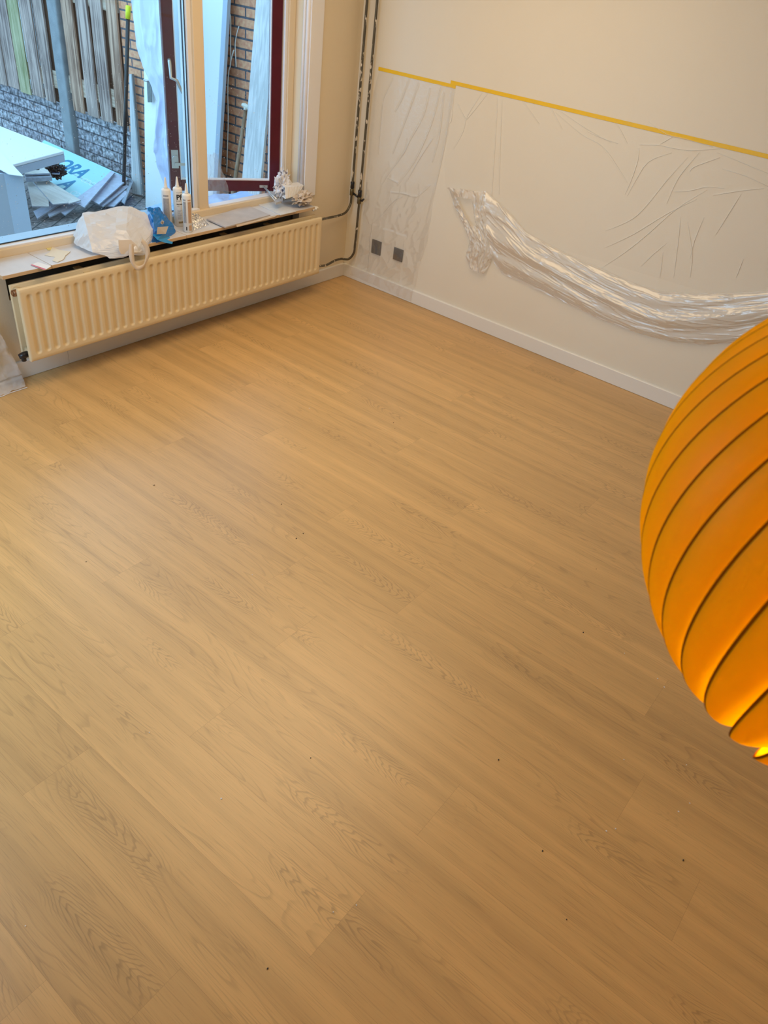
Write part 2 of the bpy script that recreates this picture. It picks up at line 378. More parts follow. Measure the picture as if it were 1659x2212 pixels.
# ================================================================ SETTING
# floor: planks along y, each a quad with its own uv offset and tone
PW, PL, X0 = .2128, 1.43, -.298
joint = {-1: -1.66, 0: -1.202, 3: -.48, 4: -1.161, 5: -1.708, 6: -.76, 7: -1.18, 8: -1.835, 9: -2.378, 10: -3.356, 12: -2.948, 13: -2.25, 14: -1.51, 15: -2.072, 16: -2.73}
tones = {(8, 1): 1.06, (9, 1): .93, (10, 2): 1.08, (4, 0): 1.10, (5, 1): 1.06}
me = bpy.data.meshes.new('floor'); V = []; F = []; U = []; U2 = []; T = []; g = .00015
for k in range(-3, 20):
    xa, xb = X0-PW*k, X0-PW*(k+1)
    xa = min(xa, .10)
    if xb > .1: continue
    j0 = joint.get(k, -random.random()*PL)
    j = j0
    while j < -.02: j += PL
    ys = []; y = j
    n = 0
    while y > -6.4:
        a, b = min(y, .02), max(y-PL, -6.4)
        if a > b:
            i = len(V); V += [(xa-g, a-g, 0), (xb+g, a-g, 0), (xb+g, b+g, 0), (xa-g, b+g, 0)]; F.append((i+3, i+2, i+1, i))
            ru, rv = random.random()*50, random.random()*50
            uvq = [(-a+ru, xa+rv), (-a+ru, xb+rv), (-b+ru, xb+rv), (-b+ru, xa+rv)]
            U += [uvq[3], uvq[2], uvq[1], uvq[0]]
            sg = random.choice((-1, 1)); of = random.uniform(-.035, .035); xm = (xa+xb)/2 + of; ux = random.random()*9
            U2 += [(sg*q[1]+ux, q[0]-xm) for q in ((xa, b), (xb, b), (xb, a), (xa, a))]
            T.append(random.uniform(.95, 1.05))
        y -= PL; n += 1
me.from_pydata(V, [], F); me.update()
uvl = me.uv_layers.new(name='UVMap'); uv2 = me.uv_layers.new(name='plank')
for i, u in enumerate(U): uvl.data[i].uv = u; uv2.data[i].uv = U2[i]
at = me.attributes.new('tone', 'FLOAT', 'FACE')
for i, t in enumerate(T): at.data[i].value = t
fl = struct(link('floor', me, floor_mat()))
bm = bmesh.new(); box(bm, -4.6, .014, -6.4, .014, -.1, -.0006); sub = struct(obj('floor_base', bm, mat('plank_joint', (.20, .12, .06), .8))); sub.name = 'trim_9'
# right wall, window wall (pieces round the opening), back and left walls, ceiling
ZC = 2.6; WX0, WX1, WZ0, WZ1 = -2.52, -.45, .55, 2.35
bm = bmesh.new(); box(bm, .015, .14, -6.4, .30, -.1, ZC); struct(obj('wall_right', bm, WALL))
bm = bmesh.new()
box(bm, -4.7, WX0, .015, .30, -.1, ZC); box(bm, WX1, .015, .015, .30, -.1, ZC)
box(bm, WX0, WX1, .015, .30, WZ1, ZC); box(bm, WX0, WX1, .08, .30, -.1, WZ0)
box(bm, WX0, -2.44, .015, .08, -.1, WZ0); box(bm, -.47, WX1, .015, .08, -.1, WZ0); box(bm, -2.44, -.47, .015, .08, -.1, .40)
struct(obj('wall_window', bm, CREAM))
bm = bmesh.new(); box(bm, -4.7, .015, -6.5, -6.4, -.1, ZC); struct(obj('wall_back', bm, WALL))
bm = bmesh.new()
box(bm, -4.7, -4.6, -6.4, -1.5, -.1, ZC); box(bm, -4.7, -4.6, -.2, .015, -.1, ZC); box(bm, -4.7, -4.6, -1.5, -.2, 2.2, ZC)
struct(obj('wall_left', bm, WALL))
bm = bmesh.new(); box(bm, -4.7, .14, -6.5, .30, ZC, ZC+.1); struct(obj('ceiling', bm, CEIL))
# skirting boards
def skirt(name, pts, m):
    bm = bmesh.new()
    prof = [(0, .0), (.015, .0), (.015, .083), (.0115, .0875), (0, .0875)]
    (xa, ya), (xb, yb), (nx, ny) = pts
    A = [bm.verts.new((xa+nx*(p-.015), ya+ny*(p-.015), z+.0018)) for p, z in prof]; B = [bm.verts.new((xb+nx*(p-.015), yb+ny*(p-.015), z+.0018)) for p, z in prof]
    for i in range(5): bm.faces.new((A[i], A[(i+1) % 5], B[(i+1) % 5], B[i]))
    bm.faces.new(A); bm.faces.new(B[::-1])
    return struct(obj(name, bm, m))
skirt('baseboard_window', ((-2.195, 0), (0, 0), (0, -1)), SKIRT)
skirt('baseboard_window', ((-4.6, 0), (-2.1965, 0), (0, -1)), SKIRT)
skirt('baseboard_right', ((0, 0), (0, -6.4), (-1, 0)), SKIRT)
# white casing on the wall at the right of the window, with its inner bead
bm = bmesh.new()
box(bm, -.445, -.342, .001, .016, .60, 2.45, bev=.002)
struct(obj('trim_1', bm, WHITEP))
bm = bmesh.new(); tube(bm, [(-.448, .022, .60), (-.448, .022, 2.35)], .013, 10); tube(bm, [(-.452, .048, .60), (-.452, .048, 2.35)], .008, 10)
struct(obj('trim_2', bm, WHITEP))
bm = bmesh.new(); box(bm, -2.62, -2.52, .001, .016, .60, 2.45, bev=.002); struct(obj('trim_3', bm, WHITEP))

# ---------------------------------------------------------------- window
win = bpy.data.objects.new('window_1', None); C.objects.link(win); win.location = (-1.48, .13, .57); win['kind'] = 'structure'
bm = bmesh.new()
box(bm, WX0, WX1, .10, .165, .545, .604, bev=.003)                      # bottom rail, cream
box(bm, -.50, WX1-.002, .115, .165, .60, WZ1, bev=.003)                  # right jamb
box(bm, WX0, -2.46, .10, .165, .60, WZ1, bev=.003); box(bm, WX0, WX1, .10, .165, 2.28, WZ1)
obj('window_frame', bm, CREAMP, win)
bm = bmesh.new(); box(bm, -1.186, -1.118, .12, .185, .60, 2.30, bev=.004); obj('mullion', bm, CREAMP, win)
bm = bmesh.new(); box(bm, -1.212, -1.186, .135, .20, .60, 2.30, bev=.002); box(bm, WX0, -1.19, .112, .16, .602, .612, bev=.002)
box(bm, -1.118, WX1, .108, .16, .602, .612, bev=.002); box(bm, -.522, -.50, .125, .19, .60, 2.30, bev=.002)
obj('glazing_bead', bm, WHITEP, win)
bm = bmesh.new(); box(bm, -1.2155, -1.212, .15, .156, .612, 2.28); box(bm, -1.2155, -1.212, .172, .178, .612, 2.28); box(bm, -2.46, -1.215, .148, .152, .610, .617)
obj('glazing_seal', bm, RUBBER, win)
bm = bmesh.new(); box(bm, -2.46, -1.214, .155, .159, .610, 2.28); obj('pane', bm, GLASS, win)
# sill boards
for x0, x1, mt in ((-2.51, -2.268, SILLT), (-2.266, -1.470, SILLT), (-1.468, -.622, SILLT), (-.620, -.447, SILLT)):
    bm = bmesh.new(); box(bm, x0, x1, -.104, .099, .553, .570, bev=.0015)
    for f in bm.faces:
        f.material_index = 0 if f.normal.z > .5 or f.calc_center_median().z > .5695 else 1
    obj('window_sill', bm, [mt, SILLE], win)
# outward-opening burgundy casement, hinged at the right
hx, hy, ang = -.515, .165, math.radians(30); LW = .665
cdir = Vector((-math.cos(ang), math.sin(ang), 0)); cn = Vector((-math.sin(ang), -math.cos(ang), 0))  # along leaf, towards room
def cas(bm, a0, a1, z0, z1, d0, d1, mi=0):
    P = [Vector((hx, hy, 0)) + cdir*a + cn*d + Vector((0, 0, z)) for a, d, z in
         ((a0,d0,z0),(a1,d0,z0),(a1,d1,z0),(a0,d1,z0),(a0,d0,z1),(a1,d0,z1),(a1,d1,z1),(a0,d1,z1))]
    v = [bm.verts.new(p) for p in P]
    for q in ((0,3,2,1),(4,5,6,7),(0,1,5,4),(1,2,6,5),(2,3,7,6),(3,0,4,7)): bm.faces.new([v[i] for i in q]).material_index = mi
ZB0, ZB1 = .612, .675
bm = bmesh.new()
cas(bm, 0, .062, ZB0, 2.27, -.03, .03); cas(bm, LW-.062, LW, ZB0, 2.27, -.03, .03)
cas(bm, .0625, LW-.0625, ZB0, ZB1, -.03, .03); cas(bm, .0625, LW-.0625, 2.21, 2.27, -.03, .03)
bmesh.ops.bevel(bm, geom=bm.edges[:], offset=.003, segments=1, affect='EDGES')
casement = obj('casement_sash', bm, BURG, win); casement['label'] = 'burgundy painted opening sash'
def sub_(name, bm, m): 
    o = obj(name, bm, m); o.parent = casement; o.data.transform(Matrix.Translation(-win.location)); return o
bm = bmesh.new(); cas(bm, .062, LW-.062, ZB1, 2.21, -.004, 0); sub_('sash_glass', bm, GLASS)
bm = bmesh.new(); cas(bm, .05, LW-.055, ZB1, ZB1+.007, .0, .026); cas(bm, .058, .065, ZB1, 2.21, .0, .026); cas(bm, LW-.066, LW-.061, ZB1, 2.21, .0, .030); sub_('sash_bead', bm, WHITEP)
def cpt(a, d, z): return Vector((hx, hy, 0)) + cdir*a + cn*d + Vector((0, 0, z))
bm = bmesh.new()      # espagnolette handle half way up the free stile
tube(bm, [cpt(LW-.03, .03, 1.30), cpt(LW-.03, .04, 1.29), cpt(LW-.032, .045, 1.25), cpt(LW-.03, .06, 1.215), cpt(LW-.06, .065, 1.205), cpt(LW-.10, .065, 1.12)], [.010, .010, .009, .009, .009, .006], 8)
sub_('sash_handle', bm, ALU)
bm = bmesh.new(); cas(bm, LW-.052, LW-.012, .74, .84, .03, .034)
tube(bm, [cpt(LW-.034, .034, .795), cpt(LW-.034, .045, .795)], .017, 12); cas(bm, LW-.15, LW-.03, .757, .772, .040, .044)
sub_('sash_lock_plate', bm, ALU)
bm = bmesh.new(); cas(bm, .075, .125, .635, .650, .03, .034)
tube(bm, [cpt(.10, .036, .642), (-0.6806,0.0070,0.6180)], .006, 8); tube(bm, [cpt(.094, .036, .642), (-0.7063,-0.0031,0.6160)], .004, 6)
slab(bm, [(-0.6940,0.0173,0.6200), (-0.6424,0.0214,0.6200), (-0.6812,-0.0331,0.6200), (-0.7388,-0.0436,0.6200)], .012)
sub_('casement_stay', bm, ALU)
# outer sill sheet of blue-ish plastic lying outside under the casement and torn clear film by the mullion
OS = grid('blue_plastic_sheet', lambda u, v: (lerp(-1.10, -.30, u), lerp(.32, .75, v) , .44 + .02*fbm(u*5, v*4) + .015*abs(noise.noise(Vector((u*9, v*3, 1))))), 50, 30, mat('blue_sheet_plastic', (.36, .47, .72), .3, var=.1))
tag(OS, 'blue plastic sheet lying outside under the burgundy casement', 'plastic sheet')
bm = bmesh.new(); box(bm, -2.52, -.25, .30, .80, .36, .41); struct(obj('trim_4', bm, mat('pale_stone_sill', (.42, .42, .46), .7, var=.1)))
def tornf(u, v):
    a = polyat([(-1.0276,0.2100,0.8604),(-1.0390,0.2100,0.7490),(-1.0397,0.2100,0.5615)], v); b = polyat([(-0.9389,0.2400,0.8576),(-0.8644,0.2400,0.6819),(-0.8363,0.2400,0.5977),(-0.8750,0.2400,0.5402)], v)
    p = a.lerp(b, u); return p + Vector((0, .012*ridge(u*3, v*4), .006*fbm(u*5, v*5)))
o = grid('torn_clear_film', tornf, 26, 34, FILMM); tag(o, 'torn clear plastic film hanging outside beside the cream mullion', 'plastic film')

# ================================================================ RADIATOR
rad = empty('radiator', 'long cream ribbed panel radiator under the window sill', 'radiator', (-1.46, -.12, .16))
RX0, RX1, RZ0, RZ1 = -2.48, -.443, .160, .518
NR = 41; pitch_ = (RX1-RX0-.045)/NR; xs = []; 
def capsule(x, z):
    q = (x-RX0-.0225)/pitch_
    if q < 0 or q > NR: return 0
    f = abs(q-math.floor(q)-.5)*pitch_                                     # distance to rib centre
    zc = min(max(z, RZ0+.045), RZ1-.045); d = math.hypot(f, z-zc)
    t = min(max((.0155-d)/.0095, 0), 1); return t*t*(3-2*t)
zl = [RZ0, RZ0+.004, RZ0+.02] + [RZ0+.026+i*.004 for i in range(8)] + [RZ0+.07, RZ0+.18, RZ0+.28] + [RZ1-.058+i*.004 for i in range(9)] + [RZ1-.02, RZ1-.004, RZ1]
xl = [RX0, RX0+.004, RX0+.012] + [RX0+.0225+pitch_*(i/10) for i in range(NR*10+1)] + [RX1-.012, RX1-.004, RX1]
vs = []; fs = []
for z in zl:
    for x in xl:
        e = min(x-RX0, RX1-x, z-RZ0, RZ1-z); y = -.1625 + .0085*capsule(x, z) + (.004 if e < .001 else 0)
        vs.append((x, y, z))
nx = len(xl)
for j in range(len(zl)-1):
    for i in range(nx-1): a = j*nx+i; fs.append((a, a+1, a+nx+1, a+nx))
k0 = len(vs)
loop = [(i, 0) for i in range(nx)] + [(nx-1, j) for j in range(1, len(zl))] + [(i, len(zl)-1) for i in range(nx-2, -1, -1)] + [(0, j) for j in range(len(zl)-2, 0, -1)]
for i, j in loop: vs.append((xl[i], -.146, zl[j]))
nl = len(loop)
for q in range(nl):
    a = loop[q][1]*nx+loop[q][0]; b = loop[(q+1) % nl][1]*nx+loop[(q+1) % nl][0]
    fs.append((a, k0+q, k0+(q+1) % nl, b))
fs.append(tuple(k0+q for q in (0, nx-1, nx-1+len(zl)-1, nx-1+len(zl)-1+nx-1))[::-1])
me = bpy.data.meshes.new('front_panel'); me.from_pydata([tuple(Vector(v)-rad.location) for v in vs], [], fs); me.update()
link('front_panel', me, RAD, rad, True)
bm = bmesh.new(); box(bm, RX0+.003, -.425, -.088, -.072, RZ0, RZ1-.004, bev=.004); obj('back_panel', bm, RAD, rad, True)
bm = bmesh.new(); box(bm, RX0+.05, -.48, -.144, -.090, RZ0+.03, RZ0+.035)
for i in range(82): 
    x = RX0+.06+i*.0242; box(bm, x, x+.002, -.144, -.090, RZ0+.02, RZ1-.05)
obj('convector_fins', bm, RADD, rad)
for x, z, d in ((RX0+.028, .488, -1), (RX0+.028, .19, -1), (RX1-.02, .488, 1), (RX1-.02, .19, 1)):
    bm = bmesh.new(); tube(bm, [(x, -.146, z), (x, -.088, z)], .017, 12); obj('hub', bm, RAD, rad)
bm = bmesh.new(); tube(bm, [(RX0+.03, -.117, .488), (RX0-.004, -.117, .488)], .0155, 12); tube(bm, [(RX0-.004, -.117, .488), (RX0-.008, -.117, .488)], .011, 6)
o = obj('bleed_plug', bm, mat('rusty_brass', (.30, .15, .07), .4, metal=.6, var=.4, vscale=60), rad); o['label'] = 'brown bleed plug at the left end'
bm = bmesh.new(); tube(bm, [(RX0+.03, -.117, .185), (RX0-.01, -.117, .183), (RX0-.03, -.11, .178)], [.014, .016, .012], 10)
tube(bm, [(RX0-.012, -.117, .183), (RX0-.012, -.117, .155)], .012, 8)
o = obj('lower_valve', bm, BLACK, rad); o['label'] = 'black valve at the lower left end'
bm = bmesh.new(); tube(bm, [(RX1-.02, -.117, .488), (RX1+.02, -.117, .487), (RX1+.035, -.115, .480)], [.014, .019, .012], 10)
obj('upper_valve', bm, PUTTY, rad)
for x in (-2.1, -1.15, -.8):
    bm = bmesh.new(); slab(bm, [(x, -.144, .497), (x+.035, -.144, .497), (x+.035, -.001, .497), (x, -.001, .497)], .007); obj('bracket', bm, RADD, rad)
bm = bmesh.new(); box(bm, -2.436, -.474, .0665, .079, .402, .548); o = obj('dark_niche_board', bm, mat('dark_grey_board', (.07, .075, .08), .8), None)  # dark board added in the niche band between radiator top and sill
tag(o, 'dark grey board on the wall behind the radiator, below the sill', 'board')

# ================================================================ PIPES
def pipe(name, pts, label):
    t = empty(name, label, 'pipe', pts[0])
    bm = bmesh.new(); tube(bm, smoothpath(pts, 8), .0078, 12)
    obj('tube', bm, PIPEM, t); return t
PIPEM = mat('half_painted_steel', (.20, .18, .13), .35, metal=.45, var=.2)
# paint remnants on the steel: patches where old cream paint survives
N = PIPEM.node_tree.nodes; L = PIPEM.node_tree.links; p = N['Principled BSDF']
tc = N.new('ShaderNodeTexCoord'); mp = N.new('ShaderNodeMapping'); mp.inputs['Scale'].default_value = (55, 55, 24); L.new(tc.outputs['Object'], mp.inputs[0])
n = N.new('ShaderNodeTexNoise'); n.inputs['Scale'].default_value = 1; n.inputs['Detail'].default_value = 3; L.new(mp.outputs[0], n.inputs['Vector'])
rp = N.new('ShaderNodeValToRGB'); rp.color_ramp.elements[0].position = .60; rp.color_ramp.elements[0].color = (.11, .095, .065, 1); rp.color_ramp.elements[1].position = .64; rp.color_ramp.elements[1].color = (.78, .70, .58, 1)
L.new(n.outputs['Fac'], rp.inputs[0]); L.new(rp.outputs[0], p.inputs['Base Color'])
pl = pipe('heating_pipe', [(-.012, -.030, 2.59), (-.012, -.030, 1.6), (-.013, -.030, .9), (-.014, -.030, .56), (-.022, -.030, .50), (-.065, -.032, .458), (-.15, -.04, .452), (-.265, -.06, .462), (-.40, -.112, .486)],
          'left heating pipe in the corner, bending above to the top of the radiator')
pr = pipe('heating_pipe', [(-.020, -.112, 2.59), (-.020, -.112, 1.6), (-.020, -.105, .5), (-.020, -.100, .25), (-.022, -.095, .19), (-.04, -.070, .148), (-.09, -.042, .150), (-.16, -.045, .152), (-.27, -.065, .150), (-.41, -.112, .185)],
          'right heating pipe in the corner, running down to the bottom of the radiator')
for t, x, y, z in ((pl, -.013, -.030, .61), (pr, -.020, -.105, .575)):
    bm = bmesh.new(); tube(bm, [(x, y, z-.005), (x, y, z), (x, y, z+.02), (x, y, z+.035), (x, y, z+.04)], [.010, .014, .0125, .014, .011], 12)
    o = obj('compression_sleeve', bm, BLACK, t)
    bm = bmesh.new(); tube(bm, [(x, y, z-.05), (x, y, z-.045), (x, y, z-.01), (x, y, z-.005)], [.010, .0145, .0145, .011], 6)
    obj('coupling', bm, mat('tarnished_brass', (.16, .13, .07), .4, metal=.7, var=.3, vscale=50), t)
bm = bmesh.new(); tube(bm, [(-.015, -.045, .578), (-.018, -.09, .565)], .007, 8); tube(bm, [(-.020, -.115, .55), (-.028, -.135, .555), (-.026, -.15, .57)], [.006, .008, .004], 8)
obj('bypass_link', bm, BLACK, pr)
bm = bmesh.new()
for q in range(9):
    c = Vector((-.455+.0*q, -.105, .56)) + Vector((random.uniform(-.012, .03), random.uniform(-.014, .014), random.uniform(-.012, .012)))
    bmesh.ops.create_icosphere(bm, subdivisions=2, radius=random.uniform(.006, .012), matrix=Matrix.Translation(c))
o = obj('plaster_lump', bm, PUTTY, None, True); tag(o, 'small white plaster lump on the right end of the sill', 'plaster lump')

# ================================================================ SOCKETS
def socket(y0, y1, z0, z1, label):
    t = empty('wall_socket', label, 'socket', (.015, (y0+y1)/2, (z0+z1)/2), 'black sockets behind the film')
    bm = bmesh.new(); box(bm, .006, .0155, y0, y1, z0, z1, bev=.003); obj('cover_plate', bm, BLACK, t)
    cy, cz = (y0+y1)/2, (z0+z1)/2
    bm = bmesh.new()
    for a in range(24):
        pass
    ring = []
    for r, x in ((.026, .0055), (.024, .0045), (.022, .0062), (.020, .013)):
        ring.append([bm.verts.new((x, cy+r*math.cos(q*PI/12), cz+r*math.sin(q*PI/12))) for q in range(24)])
    for a, b in zip(ring, ring[1:]):
        for q in range(24): bm.faces.new((a[q], a[(q+1) % 24], b[(q+1) % 24], b[q]))
    bm.faces.new(ring[-1]); obj('socket_well', bm, mat('dark_well', (.03, .03, .032), .5), t)
    bm = bmesh.new()
    for s in (-1, 1): tube(bm, [(.0128, cy+s*.0095, cz), (.0115, cy+s*.0095, cz)], .0025, 8)
    obj('contact', bm, STEEL, t)
socket(-.304, -.224, .229, .322, 'left black wall socket behind crumpled film, nearer the corner')
socket(-.492, -.414, .240, .322, 'right black wall socket behind crumpled film, partly covered by a fold')

# ================================================================ TAPE AND FILM
def tape(y0, y1, z, label, seg=40):
    vs = []; fs = []
    bm = bmesh.new(); pa = None
    for i in range(seg+1):
        y = lerp(y0, y1, i/seg); dz = .0012*noise.noise(Vector((y*2, 1, 0))); x = .0140-.0006*abs(noise.noise(Vector((y*9, 3, 0))))
        q = [bm.verts.new((x, y, z-.0095+dz)), bm.verts.new((x, y, z+.0095+dz)), bm.verts.new((x-.0012, y, z+.0095+dz)), bm.verts.new((x-.0012, y, z-.0095+dz))]
        if pa:
            for k in range(4): bm.faces.new((pa[k], pa[(k+1) % 4], q[(k+1) % 4], q[k]))
        else: bm.faces.new(q)
        pa = q
    bm.faces.new(pa[::-1]); o = obj('masking_tape', bm, TAPE); tag(o, label, 'tape')
tape(-.140, -.712, 1.3225, 'short yellow masking tape strip on the wall beside the corner pipes')
tape(-.674, -3.4, 1.3400, 'long yellow masking tape strip running across the wall to the right')
def creasefield(lines, w=.0035, h=.0035):
    segs = []
    for l in lines:
        for a, b in zip(l, l[1:]): segs.append((a[1], a[2], b[1], b[2]))
    S = np.array(segs)
    def f(Y, Z, lines=lines):
        if Y is None: return lines
        D = np.zeros_like(Y)
        for ay, az, by, bz in S:
            dy, dz = by-ay, bz-az; L2 = dy*dy+dz*dz+1e-9
            t = np.clip(((Y-ay)*dy+(Z-az)*dz)/L2, 0, 1)
            d = np.hypot(Y-ay-t*dy, Z-az-t*dz); D = np.maximum(D, np.exp(-(d/w)**2))
        return D*h
    return f
def filmgrid(name, edgeL, edgeR, nu, nv, base, crease, m, rough):
    """sheet against the right wall between two edge polylines (top to bottom)"""
    L_ = [polyat(edgeL, j/nv) for j in range(nv+1)]; R_ = [polyat(edgeR, j/nv) for j in range(nv+1)]
    Y = np.zeros((nv+1, nu+1)); Z = np.zeros((nv+1, nu+1))
    for j in range(nv+1):
        for i in range(nu+1):
            p = L_[j].lerp(R_[j], i/nu); Y[j, i] = p.y; Z[j, i] = p.z
    D = crease(Y, Z)
    vs = []
    for j in range(nv+1):
        for i in range(nu+1):
            y, z = Y[j, i], Z[j, i]; x = base(y, z) - D[j, i] - rough(y, z)
            vs.append((x, y, z))
    fs = [(j*(nu+1)+i, j*(nu+1)+i+1, (j+1)*(nu+1)+i+1, (j+1)*(nu+1)+i) for j in range(nv) for i in range(nu)]
    me = bpy.data.meshes.new(name); me.from_pydata(vs, [], fs); me.update()
    return link(name, me, m, None, True)
c1 = creasefield([[(0.0120,-0.5405,1.2872),(0.0120,-0.5161,1.1355),(0.0120,-0.4363,0.9784),(0.0120,-0.3958,0.8899),(0.0120,-0.3029,0.7591),(0.0120,-0.2566,0.6774)], [(0.0120,-0.6151,1.3001),(0.0120,-0.5871,1.1241),(0.0120,-0.5419,0.9874),(0.0120,-0.4903,0.8704),(0.0120,-0.3864,0.7085)], [(0.0120,-0.6419,1.2809),(0.0120,-0.6501,1.0611),(0.0120,-0.6278,0.9010)],
 [(0.0120,-0.2627,1.2886),(0.0120,-0.2061,1.1791),(0.0120,-0.1985,1.1009),(0.0120,-0.2045,0.8620)], [(0.0120,-0.3828,1.3087),(0.0120,-0.3417,1.1908),(0.0120,-0.3056,1.1210)], [(0.0120,-0.6928,1.2898),(0.0120,-0.6996,1.1212),(0.0120,-0.6863,0.8877),(0.0120,-0.6643,0.7202),(0.0120,-0.6414,0.5445)], [(0.0120,-0.3187,0.6493),(0.0120,-0.4304,0.6682),(0.0120,-0.5411,0.6758),(0.0120,-0.6342,0.7679)],
 [(0.0120,-0.2646,0.4737),(0.0120,-0.3640,0.6028),(0.0120,-0.4334,0.6490)], [(0.0120,-0.2994,0.7302),(0.0120,-0.3843,0.7221)], [(0.0120,-0.4203,0.9882),(0.0120,-0.4094,0.9197),(0.0120,-0.3640,0.8558)], [(0.0120,-0.7078,1.2806),(0.0120,-0.7174,1.1494),(0.0120,-0.6972,1.1331)], [(0.0120,-0.4538,1.2964),(0.0120,-0.3968,1.1127),(0.0120,-0.3220,0.8874)], [(0.0120,-0.6049,1.0263),(0.0120,-0.5229,0.8910),(0.0120,-0.4544,0.7527)]])
def flr(y, z): return .006 if z > .10 else -.012-.02*max(0, .05-z)/.05*0
def rough1(y, z):
    k = min(max((.85-z)/.35, 0), 1)
    a = .0015*abs(fbm(y*6, z*2, 3)) + k*(.010*max(0, ridge(y*6, z*4, 1, 2)-.4) + .008*max(0, ridge(y*13+z*5, z*9, 6, 1)-.5))
    return a
def base1(y, z):
    b = .0135
    if z < .12: b = lerp(-.004, .0135, max(0, (z-.088)/.032)) if z > .088 else -.004
    if z < .42 and -.50 < y < -.21: b = min(b, .004)
    return b - .03*max(0, (-.16-y)*-1)*min(1, max(0, (1.2-z)))
film1 = filmgrid('masking_film', [(0.0120,-0.1443,1.3110),(0.0120,-0.1039,1.1092),(0.0120,-0.1218,0.8441),(0.0120,-0.1296,0.5883),(0.0120,-0.1302,0.3454),(0.0120,-0.1070,0.1467),(0.0120,-0.0768,0.0313)], [(0.0120,-0.7103,1.3165),(0.0120,-0.7089,1.0731),(0.0120,-0.6877,0.8615),(0.0120,-0.6706,0.6661),(0.0120,-0.6754,0.4367),(0.0120,-0.6335,0.2418),(0.0120,-0.6209,0.0134)], 110, 260, base1, c1, FILMM, rough1)
def pleats(parent, cf, x, rr):
    bm = bmesh.new()
    for l in cf(None, None):
        pts = smoothpath([(x, p[1], p[2]) for p in l], 4); n = len(pts)
        tube(bm, pts, [rr*(.25+.75*math.sin(PI*min(max(i/(n-1), .04), .96))) for i in range(n)], 5)
    o = obj('film_pleats', bm, PLEAT, None, True); o.parent = parent; o['kind'] = 'stuff'
pleats(film1, c1, .0125, .0016)
tag(film1, 'narrow crumpled masking film hanging from the short tape strip over the sockets', 'plastic film')
